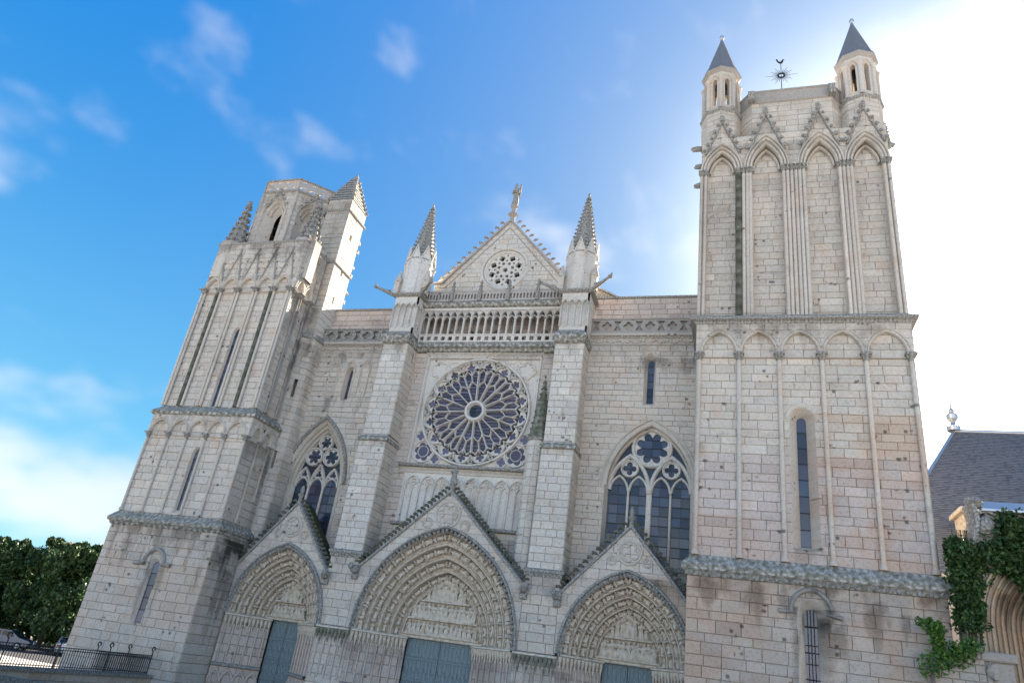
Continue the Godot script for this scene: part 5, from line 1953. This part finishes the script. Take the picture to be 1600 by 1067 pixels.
	# crouching beasts at the gable feet
	for k in [0, 2]:
		if hw < 3.5 and (k == 0) == (cx < -12.0):
			continue
		var g := MB.new()
		g.col = GREY
		var e := -1.0 if k == 0 else 1.0
		var q := Vector3(gx[k] + e * 0.05, gy[k] - 0.12, zf + 0.22)
		lump(g, q, Vector3(0.24, 0.2, 0.3), 0.2, 7)
		lump(g, q + Vector3(e * 0.12, 0.12, 0.26), Vector3(0.15, 0.15, 0.16), 0.2, 6)
		g.box(q.x - 0.16, q.x + 0.16, q.y - 0.45, q.y - 0.15, zf - 0.05, zf + 0.2, 0.05)
		put(p, "beast", g, M.crust)
	# the doors
	var d := part("door", "", cath)
	d.set_meta("label", label.split(" ")[0] + " portal's weathered blue-green double door")
	var dz := zd - 0.16
	for e in 2:
		var x0: float = door[0] if e == 0 else dc + 0.012
		var x1: float = dc - 0.012 if e == 0 else door[1]
		var leafm := MB.new()
		leafm.box(x0, x1, GY, door[2], dz - 0.08, dz)
		var rows := 5
		for i in rows:
			var ya := lerpf(GY, door[2], float(i) / rows)
			leafm.box(x0, x1, ya, ya + 0.11, dz - 0.02, dz + 0.05, 0.015)
		leafm.box(x0, x0 + 0.07, GY, door[2], dz - 0.02, dz + 0.026, 0.012)
		leafm.box(x1 - 0.07, x1, GY, door[2], dz - 0.02, dz + 0.026, 0.012)
		put(d, "door_leaf", leafm, M.door)
		for i in rows:
			var kk := maxi(2, int((x1 - x0) / 0.2))
			for s in kk:
				var st := MB.new()
				var x := lerpf(x0 + 0.07, x1 - 0.07, (s + 0.5) / kk)
				var ya := lerpf(GY, door[2], float(i) / rows)
				var sh := rng.randf_range(0.0, 0.006)
				st.box(x - (x1 - x0) / kk * 0.41, x + (x1 - x0) / kk * 0.41, ya + 0.12, ya + (door[2] - GY) / rows - 0.02, dz - 0.02, dz + 0.014 + sh, 0.01)
				put(d, "board", st, M.door)

func frieze(p: Node, fr: Transform3D, u0: float, u1: float, ys: float, m2: Material = null) -> void:
	# canopies hanging over the empty niches like a fringe
	var band := MB.new()
	band.col = Color(1, 1, 1)
	sweep(band, fr, PackedVector2Array([Vector2(u0, ys - 0.06), Vector2(u1, ys - 0.06)]), roll(0.07, 0.2, -0.02))
	put(p, "impost", band, M.ochre_stone)
	var m := MB.new()
	m.col = Color(1, 1, 1)
	var k := int((u1 - u0) / 0.18)
	for i in k:
		var u := lerpf(u0, u1, (i + 0.5) / k)
		var h := 0.5 + 0.1 * (i % 2) + rng.randf_range(-0.06, 0.06)
		var c := fr * Vector3(u, ys - 0.12, 0.08)
		lathe(m, c - Vector3(0, h, 0), [Vector2(0.01, 0), Vector2(0.05, h * 0.3), Vector2(0.04, h * 0.4), Vector2(0.09, h * 0.65), Vector2(0.1, h)], 6)
	stuff(put(p, "canopy_fringe", m, m2 if m2 else M.ochre_stone))

func portal_piers() -> void:
	# the fringe also runs across the buttress feet between the doors
	for q in [[-18.96, -17.23], [-9.27, -7.32]]:
		rng.seed = 97
		var p := part("pier_frieze", "mossy fringe of canopies across a pier between doors")
		frieze(p, at_z(-2.0), q[0], q[1], 4.97, M.lichen)
		for i in 5:
			var s := MB.new()
			s.col = ROSY
			var x: float = lerpf(q[0], q[1], (i + 0.5) / 5)
			tube(s, Vector3(x, 2.75, -1.95), Vector3(x, 4.45, -1.95), 0.045, 0.045, 6)
			put(p, "jamb_shaft", s, M.stone)

func nave() -> void:
	var mb := MB.new()
	mb.col = GREY
	ring(mb, plan_rect(-24.3, -1.95, -6.0, -40.0), [Vector2(0, GY), Vector2(0, 22.0)], true, true)
	ring(mb, plan_rect(-17.6, -9.1, -6.0, -40.0), [Vector2(0, 21.9), Vector2(0, 24.7)])
	put(cath, "nave_body", mb, M.stone)
	var rf := MB.new()
	rf.quad(Vector3(-17.7, 24.7, -4.2), Vector3(-17.7, 24.7, -40), Vector3(-13.36, 29.1, -40), Vector3(-13.36, 29.1, -4.2))
	rf.quad(Vector3(-9.05, 24.7, -40), Vector3(-9.05, 24.7, -4.2), Vector3(-13.36, 29.1, -4.2), Vector3(-13.36, 29.1, -40))
	rf.tri(Vector3(-9.05, 24.7, -40), Vector3(-17.7, 24.7, -40), Vector3(-13.36, 29.1, -40))
	for x in [-17.7, -9.05]:
		rf.box(x - 0.01, x + 0.01, 22.0, 24.7, -6.2, -4.2)
	put(cath, "nave_roof", rf, M.slate)
# ---------------------------------------------------------------- ground
func ground() -> void:
	var mb := MB.new()
	mb.quad(Vector3(-600, GY, 600), Vector3(600, GY, 600), Vector3(600, GY, -600), Vector3(-600, GY, -600))
	var o := put(self, "ground", mb, M.paving)
	o.set_meta("kind", "structure")
	var road := MB.new()
	road.box(-120, -33.5, GY, GY + 0.006, -60, -14)
	var r := put(self, "road", road, M.asphalt)
	r.set_meta("kind", "structure")

# ---------------------------------------------------------------- plants
func leaves(mb: MB, c: Vector3, ext: Vector3, count: int, size: float, dark: Color, light: Color, lumps: Array, box := false) -> void:
	# leaf-sized faces spread through clumps of a crown
	for i in count:
		var q: Vector3
		if lumps.is_empty():
			q = Vector3(rng.randf_range(-1, 1), rng.randf_range(-1, 1), rng.randf_range(-1, 1))
			if not box:
				q = q.normalized() * pow(rng.randf(), 0.33)
		else:
			var l: Array = lumps[rng.randi() % lumps.size()]
			var d := Vector3(rng.randfn(), rng.randfn(), rng.randfn()).normalized()
			q = l[0] + d * l[1] * (0.55 + 0.5 * pow(rng.randf(), 0.5))
		var p := c + q * ext
		var nn := Vector3(rng.randfn(), rng.randfn() + 0.5, rng.randfn() + 0.25).normalized()
		var a := nn.cross(Vector3(rng.randf() - 0.5, rng.randf() - 0.5, 1.0)).normalized()
		var b := nn.cross(a)
		var s := size * rng.randf_range(0.6, 1.3)
		mb.col = dark.lerp(light, rng.randf() * rng.randf())
		mb.tri(p - a * s * 0.5, p + b * s * 0.42, p + a * s * 0.6)
		mb.tri(p - a * s * 0.5, p + a * s * 0.6, p - b * s * 0.42)

func trees() -> void:
	rng.seed = 201
	# clipped square trees along the parking
	var made: Node3D
	var spots := [Vector3(-57.0, GY, -24.5), Vector3(-62.0, GY, -26.5), Vector3(-67.5, GY, -25.0), Vector3(-73.0, GY, -27.0), Vector3(-79.0, GY, -26.0), Vector3(-59.0, GY, -33.0), Vector3(-65.5, GY, -33.5), Vector3(-72.0, GY, -34.0), Vector3(-79.0, GY, -34.0), Vector3(-86.0, GY, -33.5)]
	for i in spots.size():
		var t: Node3D
		if i == 0:
			t = thing("lime_tree", "clipped dense green tree over the parked cars", "tree", spots[0], "clipped trees along the parking")
			var tr := MB.new()
			tube(tr, Vector3.ZERO, Vector3(0.05, 2.4, 0), 0.22, 0.16, 8)
			for k in 6:
				var a := TAU * k / 6.0
				tube(tr, Vector3(0.05, 2.0 + 0.1 * k, 0), Vector3(sin(a) * 1.9, 4.6 + 0.3 * (k % 3), cos(a) * 1.9), 0.1, 0.04, 6)
			put(t, "trunk", tr, M.bark)
			var lumps := []
			for k in 46:
				lumps.append([Vector3(rng.randf_range(-0.85, 0.85), rng.randf_range(-0.8, 0.85), rng.randf_range(-0.85, 0.85)), rng.randf_range(0.18, 0.34)])
			for k in 16:
				lumps.append([Vector3(rng.randf_range(-0.8, 0.8), rng.randf_range(0.8, 1.05), rng.randf_range(-0.8, 0.8)), rng.randf_range(0.08, 0.2)])
			var cr := MB.new()
			leaves(cr, Vector3(0, 5.0, 0), Vector3(3.4, 3.5, 3.1), 18000, 0.3, Color(0.03, 0.062, 0.02), Color(0.1, 0.165, 0.05), lumps)
			put(t, "crown", cr, M.leaf)
			made = t
		else:
			t = made.duplicate()
			t.name = "lime_tree_%03d" % i
			add_child(t, true)
			t.position = spots[i]
			t.rotation.y = i * 1.9
			t.scale = Vector3.ONE * [1.0, 1.08, 0.98, 1.05, 1.1, 1.12, 1.15, 1.1, 1.1, 1.1][i]
			if i >= 5:
				t.position.y -= 1.3
				t.set_meta("label", "clipped dense green tree in the second row behind the cars")

func car(paint: String, at: Vector3, turn: float, label: String) -> void:
	var t := thing("parked_car", label, "car", at, "cars parked under the trees")
	t.rotation.y = turn
	var prof := PackedVector2Array([Vector2(-2.05, 0.3), Vector2(2.0, 0.3), Vector2(2.1, 0.5), Vector2(2.05, 0.78), Vector2(1.2, 0.95), Vector2(0.45, 1.42), Vector2(-1.2, 1.46), Vector2(-1.9, 1.02), Vector2(-2.12, 0.92), Vector2(-2.14, 0.5)])
	var body := MB.new()
	slab(body, FRONT, prof, 0.84, -0.84)
	flat(body, Transform3D(Basis(Vector3.UP, PI), Vector3.ZERO), PackedVector2Array(Array(prof).map(func(a): return Vector2(-a.x, a.y))), 0.84)
	put(t, "body", body, M[paint])
	for e in [-1.0, 1.0]:
		for q in [[Vector2(-1.1, 1.0), Vector2(-0.25, 1.0), Vector2(-0.25, 1.36), Vector2(-1.0, 1.38)], [Vector2(-0.15, 1.0), Vector2(0.85, 1.0), Vector2(0.38, 1.34), Vector2(-0.15, 1.36)]]:
			var g := MB.new()
			var f := Transform3D(Basis(), Vector3(0, 0, 0.845)) if e > 0 else Transform3D(Basis(Vector3.UP, PI), Vector3(0, 0, -0.845))
			var pl := PackedVector2Array(q)
			if e < 0:
				pl = PackedVector2Array(Array(q).map(func(a): return Vector2(-a.x, a.y)))
			flat(g, f, pl, 0.002)
			put(t, "side_window", g, M.car_glass)
		for x in [-1.3, 1.3]:
			var w := MB.new()
			tube(w, Vector3(x, 0.31, e * 0.72), Vector3(x, 0.31, e * 0.87), 0.31, 0.31, 16)
			for i in 16:
				var a0 := TAU * i / 16
				var a1 := TAU * (i + 1) / 16
				w.tri(Vector3(x, 0.31, e * 0.87), Vector3(x + cos(a0 * e) * 0.31, 0.31 + sin(a0 * e) * 0.31, e * 0.87), Vector3(x + cos(a1 * e) * 0.31, 0.31 + sin(a1 * e) * 0.31, e * 0.87))
			var wn := put(t, "wheel", w, M.rubber)
			var rm := MB.new()
			lathe(rm, Vector3.ZERO, [Vector2(0.19, 0), Vector2(0.17, 0.03), Vector2(0.0, 0.03)], 12)
			var rn := put(wn, "rim", rm, M.rim)
			rn.transform = Transform3D(Basis(Vector3.RIGHT, e * PI / 2), Vector3(x, 0.31, e * 0.86))
	var ws := MB.new()
	var tilt := [Vector3(1.18, 0.98, 0.7), Vector3(1.18, 0.98, -0.7), Vector3(0.5, 1.4, -0.6), Vector3(0.5, 1.4, 0.6)]
	ws.quad(tilt[0] + Vector3(0.01, 0.01, 0), tilt[1] + Vector3(0.01, 0.01, 0), tilt[2] + Vector3(0.01, 0.01, 0), tilt[3] + Vector3(0.01, 0.01, 0))
	put(t, "windscreen", ws, M.car_glass)
	var rw := MB.new()
	rw.quad(Vector3(-1.88, 1.06, -0.68), Vector3(-1.88, 1.06, 0.68), Vector3(-1.27, 1.44, 0.6), Vector3(-1.27, 1.44, -0.6))
	put(t, "rear_window", rw, M.car_glass)
	for e in [-0.65, 0.65]:
		var l := MB.new()
		l.box(-2.16, -2.1, 0.72, 0.86, e - 0.13, e + 0.13)
		put(t, "tail_light", l, M.lamp_red)
		var h := MB.new()
		h.box(2.02, 2.09, 0.6, 0.74, e - 0.15, e + 0.15)
		put(t, "headlight", h, M.rim)

func far_house() -> void:
	# roof with chimney pots just showing over the trees
	var h := thing("house", "distant house with clay chimney pots behind clipped trees", "house", Vector3(-88, GY - 0.5, -45))
	var w := MB.new()
	w.col = Color(1, 1, 1)
	ring(w, plan_rect(-7, 7, 4, -5), [Vector2(0, 0), Vector2(0, 8.0)], true, true)
	put(h, "wall", w, M.plaster)
	var r := MB.new()
	r.col = Color(1, 1, 1)
	r.quad(Vector3(-7.3, 7.9, 4.3), Vector3(7.3, 7.9, 4.3), Vector3(7.3, 10.6, -0.5), Vector3(-7.3, 10.6, -0.5))
	r.quad(Vector3(7.3, 7.9, -5.3), Vector3(-7.3, 7.9, -5.3), Vector3(-7.3, 10.6, -0.5), Vector3(7.3, 10.6, -0.5))
	var roof := put(h, "roof", r, M.slate)
	var ch := MB.new()
	ch.box(1.0, 4.4, 9.6, 11.35, -0.9, -0.1, 0.04)
	put(roof, "chimney", ch, M.plaster)
	for i in 6:
		var p := MB.new()
		lathe(p, Vector3(1.35 + i * 0.55, 11.35, -0.5), [Vector2(0.17, 0), Vector2(0.13, 0.1), Vector2(0.12, 0.7), Vector2(0.15, 0.75), Vector2(0.1, 0.78)], 8)
		put(roof, "chimney_pot", p, M.terracotta)
	var an := MB.new()
	tube(an, Vector3(0.2, 10.3, -0.5), Vector3(0.2, 12.6, -0.5), 0.03, 0.03, 5)
	for i in 5:
		tube(an, Vector3(-0.3, 12.1 + 0.1 * i, -0.9), Vector3(0.7, 12.1 + 0.1 * i, -0.1), 0.02, 0.02, 4)
	put(roof, "aerial", an, M.iron)

func railing() -> void:
	# low terrace wall with an iron railing round the area steps in front of the shorter tower
	var w := thing("terrace_wall", "low stone wall carrying the iron railing beside the shorter tower", "wall", Vector3(-25.75, GY, 4.5))
	w.set_meta("kind", "thing")
	var mb := MB.new()
	mb.col = PALE
	ashlar(mb, face(Vector2(0.16, 5.5), Vector2(0.16, -4.15)), rect(0, 0, 9.65, 1.3), [], 0.32, PALE * 0.85)
	mb.box(-0.16, 0.13, 0, 1.3, -4.15, 5.5)
	stuff(put(w, "masonry", mb, M.stone))
	var cp := MB.new()
	cp.box(-0.26, 0.3, 1.3, 1.44, -4.2, 5.6, 0.03)
	put(w, "coping", cp, M.kerb_stone)
	var run := thing("iron_railing", "black iron railing with curled posts on the low wall", "railing", Vector3(-25.75, GY + 1.44, 4.5))
	var rl := MB.new()
	for y in [0.06, 0.66, 0.76]:
		rl.box(-0.02, 0.02, y, y + 0.03, -4.2, 5.5)
	put(run, "rail", rl, M.iron)
	for i in 78:
		var b := MB.new()
		var z := -4.15 + i * 0.124
		tube(b, Vector3(0, 0.0, z), Vector3(0, 0.78, z), 0.016, 0.016, 5)
		put(run, "baluster", b, M.iron)
	for z in [-4.15, -1.6, 1.0, 3.4]:
		post(run, Vector3(0, 0, z))
	# return along the tower, stepping down
	var back := thing("iron_railing_001", "short black iron railing returning along the foot of the tower", "railing", Vector3(-27.4, GY + 1.4, 0.36))
	var r2 := MB.new()
	for y in [0.04, 0.6, 0.7]:
		tube(r2, Vector3(-1.5, y - 0.06, 0), Vector3(1.6, y + 0.06, 0), 0.018, 0.018, 5)
	put(back, "rail", r2, M.iron)
	for i in 26:
		var b := MB.new()
		var x := -1.5 + i * 0.122
		tube(b, Vector3(x, -0.15, 0), Vector3(x, 0.72 + x * 0.035, 0), 0.016, 0.016, 5)
		put(back, "baluster", b, M.iron)
	post(back, Vector3(-1.5, -0.1, 0))
	post(back, Vector3(0.3, 0, 0))
	var k := thing("stair_kerb", "sloping grey stone kerb in front of the terrace wall", "kerb", Vector3(-24.6, GY, 6.0))
	k.set_meta("kind", "thing")
	var ks := MB.new()
	ks.quad(Vector3(-0.35, 1.3, 3.2), Vector3(0.35, 1.28, 3.2), Vector3(0.35, 0.62, -3.4), Vector3(-0.35, 0.66, -3.4))
	ks.quad(Vector3(0.35, 0, 3.2), Vector3(0.35, 0, -3.4), Vector3(0.35, 0.62, -3.4), Vector3(0.35, 1.28, 3.2))
	ks.quad(Vector3(-0.35, 0, 3.2), Vector3(0.35, 0, 3.2), Vector3(0.35, 1.28, 3.2), Vector3(-0.35, 1.3, 3.2))
	ks.quad(Vector3(-0.35, 0, -3.4), Vector3(-0.35, 0, 3.2), Vector3(-0.35, 1.3, 3.2), Vector3(-0.35, 0.66, -3.4))
	put(k, "slab", ks, M.kerb_stone)

func post(parent: Node, p: Vector3) -> void:
	var b := MB.new()
	tube(b, p, p + Vector3(0, 0.95, 0), 0.032, 0.026, 6)
	for i in 12:
		var a0 := -PI / 2 + TAU * 0.85 * i / 12.0
		var a1 := -PI / 2 + TAU * 0.85 * (i + 1) / 12.0
		tube(b, p + Vector3(0, 1.04 + 0.09 * sin(a0), 0.09 * cos(a0)), p + Vector3(0, 1.04 + 0.09 * sin(a1), 0.09 * cos(a1)), 0.03, 0.03, 5)
	put(parent, "post", b, M.iron)

# ---------------------------------------------------------------- right-hand side
func slate_house() -> void:
	rng.seed = 301
	var h := thing("slate_roofed_house", "tall hipped slate roof with urn finial beside the tower", "house", Vector3(13, GY, -16))
	var org := Vector3(13, GY, -16)
	var x0 := 6.8
	var x1 := 26.0
	var zf := -12.0
	var ey := 11.4
	var w := MB.new()
	w.col = Color(1, 1, 1)
	w.box(x0 - org.x, x1 - org.x, 0, ey - GY, -31.0 - org.z, zf - org.z)
	put(h, "wall", w, M.plaster)
	var co := MB.new()
	co.col = PALE
	ring(co, plan_rect(x0 - org.x, x1 - org.x, zf - org.z, -31.0 - org.z), [Vector2(0, 10.75), Vector2(0.12, 10.82), Vector2(0.2, 10.95), Vector2(0.3, 11.02), Vector2(0.32, 11.12), Vector2(0.0, 11.2)])
	put(h, "cornice", co, M.stone)
	# slate courses on the front slope, each slate row a real step
	var rf := MB.new()
	var a := Vector3(x0 - 0.3, ey, zf + 0.3)
	var b := Vector3(x1 + 0.3, ey, zf + 0.3)
	var ridge := [Vector3(14.0, 22.9, -22.0), Vector3(x1 - 4.0, 22.9, -22.0)]
	var rows := 80
	for i in rows:
		var f0 := float(i) / rows
		var f1 := float(i + 1) / rows
		var l0 := a.lerp(ridge[0], f0) - org
		var r0 := b.lerp(ridge[1], f0) - org
		var l1 := a.lerp(ridge[0], f1) - org
		var r1 := b.lerp(ridge[1], f1) - org
		var lift := Vector3(0, 0.012, 0.012)
		var n := 60
		for k in n:
			var s := rng.randf_range(0.65, 1.25)
			rf.col = Color(s, s, s * rng.randf_range(0.97, 1.05))
			var k0 := float(k) / n
			var k1 := float(k + 1) / n
			rf.quad(l0.lerp(r0, k0) + lift, l0.lerp(r0, k1) + lift, l1.lerp(r1, k1), l1.lerp(r1, k0))
	var back := [Vector3(x0 - 0.3, ey, -31.3) - org, Vector3(x1 + 0.3, ey, -31.3) - org]
	rf.col = Color(1, 1, 1)
	rf.tri(back[0], a - org, ridge[0] - org)
	rf.tri(b - org, back[1], ridge[1] - org)
	rf.quad(back[1], back[0], ridge[0] - org, ridge[1] - org)
	var roof := put(h, "roof", rf, M.slate)
	var rd := MB.new()
	tube(rd, ridge[0] - org, ridge[1] - org, 0.13, 0.13, 8)
	tube(rd, ridge[0] - org, a - org, 0.1, 0.1, 8)
	put(roof, "ridge_capping", rd, M.zinc)
	var fi := MB.new()
	lathe(fi, ridge[0] - org, [Vector2(0.4, 0), Vector2(0.42, 0.3), Vector2(0.2, 0.42), Vector2(0.14, 0.6), Vector2(0.34, 0.85), Vector2(0.36, 1.15), Vector2(0.14, 1.35), Vector2(0.2, 1.45), Vector2(0.06, 1.65), Vector2(0.02, 2.3)], 10)
	put(roof, "finial", fi, M.zinc)
	var dr := MB.new()
	dr.col = Color(1, 1, 1)
	var dp := Vector3(11.6, 13.5, -11.9) - org
	dr.box(dp.x - 0.35, dp.x + 0.5, dp.y, dp.y + 1.3, dp.z - 2.0, dp.z, 0.03)
	dr.box(dp.x - 0.55, dp.x + 0.7, dp.y + 1.3, dp.y + 1.55, dp.z - 2.2, dp.z + 0.2, 0.04)
	put(roof, "dormer", dr, M.ochre_stone)
	var pane := MB.new()
	pane.col = Color(0.04, 0.045, 0.06)
	flat(pane, Transform3D(Basis(), dp), rect(-0.2, 0.15, 0.35, 1.1), 0.004)
	put(roof, "dormer_pane", pane, M.glass)

func gateway() -> void:
	rng.seed = 311
	var org := Vector3(10.6, GY, 0.2)
	var g := thing("ruined_gateway", "old moulded stone archway overgrown with ivy beside the tall tower", "archway", org)
	var wall := MB.new()
	var fr := Transform3D(Basis(), Vector3(0, 0, 0.35))
	var cx := 0.2
	var hole := arch_poly(cx, 0.0, 7.3, 2.85, 3.2, 12)
	var region := PackedVector2Array([Vector2(-3.15, 0.0), Vector2(4.6, 0.0), Vector2(4.6, 11.2), Vector2(-1.9, 11.2), Vector2(-2.5, 10.3), Vector2(-3.15, 9.2)])
	ashlar(wall, fr, region, [hole], 0.36, GREY)
	rim(wall, fr, region, 0.0, -0.9)
	stuff(put(g, "masonry", wall, M.stone))
	for k in 9:
		var mb := MB.new()
		mb.col = Color(0.5, 0.42, 0.32) if k % 2 == 0 else Color(0.4, 0.34, 0.27)
		var h0 := 2.85 - 0.2 * k
		var outl := arch_poly(cx, 0.0, 7.3, h0, 3.2 - 0.2 * k, 12).slice(1)
		outl.append(Vector2(cx - h0, 0.0))
		var inl := arch_poly(cx, 0.0, 7.3, h0 - 0.2, 3.0 - 0.2 * k, 12).slice(1)
		inl.append(Vector2(cx - h0 + 0.2, 0.0))
		loft(mb, fr, outl, -0.17 * k, inl, -0.17 * (k + 1), false)
		sweep(mb, fr, outl, roll(0.07, 0.1 - 0.17 * k, -0.17 * k - 0.1))
		put(g, "arch_order", mb, M.stone)
	var im := MB.new()
	im.col = GREY
	im.box(cx - 3.2, cx - 2.0, 6.15, 6.45, -0.3, 0.62, 0.05)
	im.box(cx - 2.95, cx - 2.1, 5.0, 6.15, -0.3, 0.5, 0.05)
	lump(im, Vector3(cx - 2.75, 5.85, 0.5), Vector3(0.2, 0.3, 0.2), 0.3, 6)
	put(g, "impost", im, M.stone)
	# volute and zinc-covered coping
	var sc := MB.new()
	sc.col = GREY
	var cur := PackedVector2Array()
	for i in 26:
		var a := TAU * 1.4 * i / 25.0
		cur.append(Vector2(-2.1 + (0.5 - 0.017 * i) * cos(a + 0.6), 10.75 + (0.5 - 0.017 * i) * sin(a + 0.6)))
	sweep(sc, fr, cur, roll(0.09, 0.16, -0.5))
	sweep(sc, fr, PackedVector2Array([Vector2(-2.75, 9.4), Vector2(-2.5, 10.3), Vector2(-2.35, 10.9), Vector2(-2.45, 11.5)]), roll(0.17, 0.22, -0.6))
	lump(sc, Vector3(-2.1, 10.75, 0.5), Vector3(0.3, 0.32, 0.2), 0.3, 7)
	lump(sc, Vector3(-2.35, 11.55, 0.3), Vector3(0.34, 0.22, 0.4), 0.25, 7)
	put(g, "volute", sc, M.crust)
	var zc := MB.new()
	zc.box(-2.2, 4.7, 11.2, 11.32, -0.8, 0.6, 0.02)
	ring(zc, plan_rect(-2.15, 4.7, 0.5, -0.7), [Vector2(0, 11.32), Vector2(-0.1, 11.6), Vector2(-0.55, 11.7)], true, true)
	put(g, "zinc_coping", zc, M.zinc)
	# low wall running to the tower
	var lw := thing("boundary_wall", "low stepped stone wall between the tall tower and the archway", "wall", Vector3(6.9, GY, 0.5))
	lw.set_meta("kind", "thing")
	var lm := MB.new()
	var reg := PackedVector2Array([Vector2(-0.6, 0), Vector2(0.95, 0), Vector2(0.95, 6.5), Vector2(0.3, 6.2), Vector2(-0.6, 5.65)])
	ashlar(lm, Transform3D(Basis(), Vector3(0, 0, 0.2)), reg, [], 0.26, GREY * 1.15, null, Vector2(0.3, 0.6))
	rim(lm, FRONT, reg, 0.2, -0.2)
	stuff(put(lw, "masonry", lm, M.stone))
	var lc := MB.new()
	lc.col = GREY
	sweep(lc, FRONT, PackedVector2Array([Vector2(-0.65, 5.68), Vector2(0.3, 6.26), Vector2(1.0, 6.58)]), roll(0.09, 0.3, -0.25))
	put(lw, "coping", lc, M.crust)
	# ivy
	var iv := thing("ivy", "dark green ivy draped over the stone archway", "ivy", org)
	var lmps := []
	for k in 420:
		# crest of the wall and the curtain at its left edge
		var f := rng.randf()
		if k < 220:
			lmps.append([Vector3(lerpf(-2.5, 2.2, f), rng.randf_range(8.9, 11.1), rng.randf_range(0.3, 0.65)), rng.randf_range(0.22, 0.42)])
		elif k < 330:
			lmps.append([Vector3(rng.randf_range(-3.3, -2.65), lerpf(7.3, 10.0, f), rng.randf_range(0.3, 0.6)), rng.randf_range(0.2, 0.42)])
		else:
			lmps.append([Vector3(rng.randf_range(-1.25, 2.5), lerpf(7.7, 10.0, f), rng.randf_range(0.3, 0.6)), rng.randf_range(0.25, 0.5)])
	var keep := []
	for l in lmps:
		var q: Vector3 = l[0]
		# the mouldings on the left of the arch stay bare
		var e: float = Vector2(q.x - cx, maxf(0.0, q.y - 7.3) * 0.9).length()
		if q.x < -1.5 and e < 3.0 and q.y < 9.3 and q.x > -2.7:
			continue
		if q.x < -1.75 and q.y > 10.1:
			continue
		keep.append(l)
	var im2 := MB.new()
	leaves(im2, Vector3.ZERO, Vector3.ONE, 34000, 0.135, Color(0.022, 0.05, 0.016), Color(0.1, 0.175, 0.045), keep)
	put(iv, "foliage", im2, M.leaf)
	var stems := MB.new()
	for k in 14:
		var x := rng.randf_range(-3.1, -2.6)
		tube(stems, Vector3(x, 5.8, 0.42), Vector3(x + rng.randf_range(-0.2, 0.4), 10.5, 0.42), 0.025, 0.012, 5)
	put(iv, "stem", stems, M.bark)
	# fern-like creeper on the low wall
	var cr := thing("creeper", "bright green creeper spilling over the low stone wall", "plant", Vector3(6.9, GY + 6.0, 0.6))
	var c2 := []
	for k in 30:
		var f := rng.randf()
		c2.append([Vector3(lerpf(-0.9, 0.8, f), lerpf(-0.3, 0.6, f) + rng.randf_range(-0.28, 0.16), rng.randf_range(0.0, 0.35)), rng.randf_range(0.12, 0.4)])
	for k in 7:
		# sprays that arch up and out
		var dx := rng.randf_range(-0.75, 0.1)
		var up := rng.randf_range(0.5, 1.15)
		for j in 6:
			var f := (j + 1) / 6.0
			c2.append([Vector3(-0.35 + dx * f, 0.1 + up * sin(f * 1.5), 0.15 + 0.2 * f), 0.1 + 0.05 * rng.randf()])
	var c3 := MB.new()
	leaves(c3, Vector3.ZERO, Vector3.ONE, 3000, 0.11, Color(0.04, 0.1, 0.018), Color(0.17, 0.3, 0.05), c2)
	put(cr, "foliage", c3, M.leaf)

# ---------------------------------------------------------------- build
func _ready() -> void:
	rng.seed = 1
	setup_view()
	make_materials()
	ground()
	cath = thing("cathedral", "pale limestone gothic cathedral front with two unlike towers", "cathedral", BASE)
	print("towers ", Time.get_ticks_msec())
	tower_tall()
	tower_short()
	print("front ", Time.get_ticks_msec())
	side_walls()
	buttress(-19.15, -17.52, Vector2(-18.96, -17.23), "stepped buttress between the rose and the three-light window")
	buttress(-9.15, -7.5, Vector2(-9.27, -7.32), "stepped buttress between the rose and the four-light window")
	niche_turret()
	rose()
	blind_arcade()
	gallery()
	top_gable()
	print("portals ", Time.get_ticks_msec())
	portal(-13.25, 3.98, 5.0, 4.9, [-17.52, -13.36, -9.15], [7.7, 11.7, 7.66], [-15.02, -11.63, 4.98], "central portal, widest, with a figure on its steep gable", [[0.6, 15], [0.72, 14], [1.35, 9]], 11)
	portal(-21.62, 2.66, 4.95, 3.48, [-24.36, -21.7, -19.15], [7.2, 10.58, 7.3], [-22.55, -20.83, 4.93], "smaller portal beside the shorter tower, its gable topped by a knop", [[0.62, 9], [1.2, 6]], 8)
	portal(-4.56, 2.76, 5.1, 3.58, [-7.5, -4.54, -1.86], [7.5, 10.65, 7.5], [-5.68, -3.45, 5.05], "smaller portal beside the tall tower, quatrefoil on its gable", [[0.75, 11], [1.2, 7]], 8)
	portal_piers()
	nave()
	print("scenery ", Time.get_ticks_msec())
	slate_house()
	gateway()
	trees()
	car("paint_blue", Vector3(-58.5, GY + 0.006, -20.0), 0.5, "dark blue car parked under the trees by the railing")
	car("paint_dark", Vector3(-63.5, GY + 0.006, -21.0), 0.5, "black car parked under the trees behind the railing")
	car("paint_silver", Vector3(-55.0, GY + 0.006, -23.5), 2.2, "silver car parked close to the shorter tower")
	far_house()
	railing()
	print("done ", Time.get_ticks_msec())
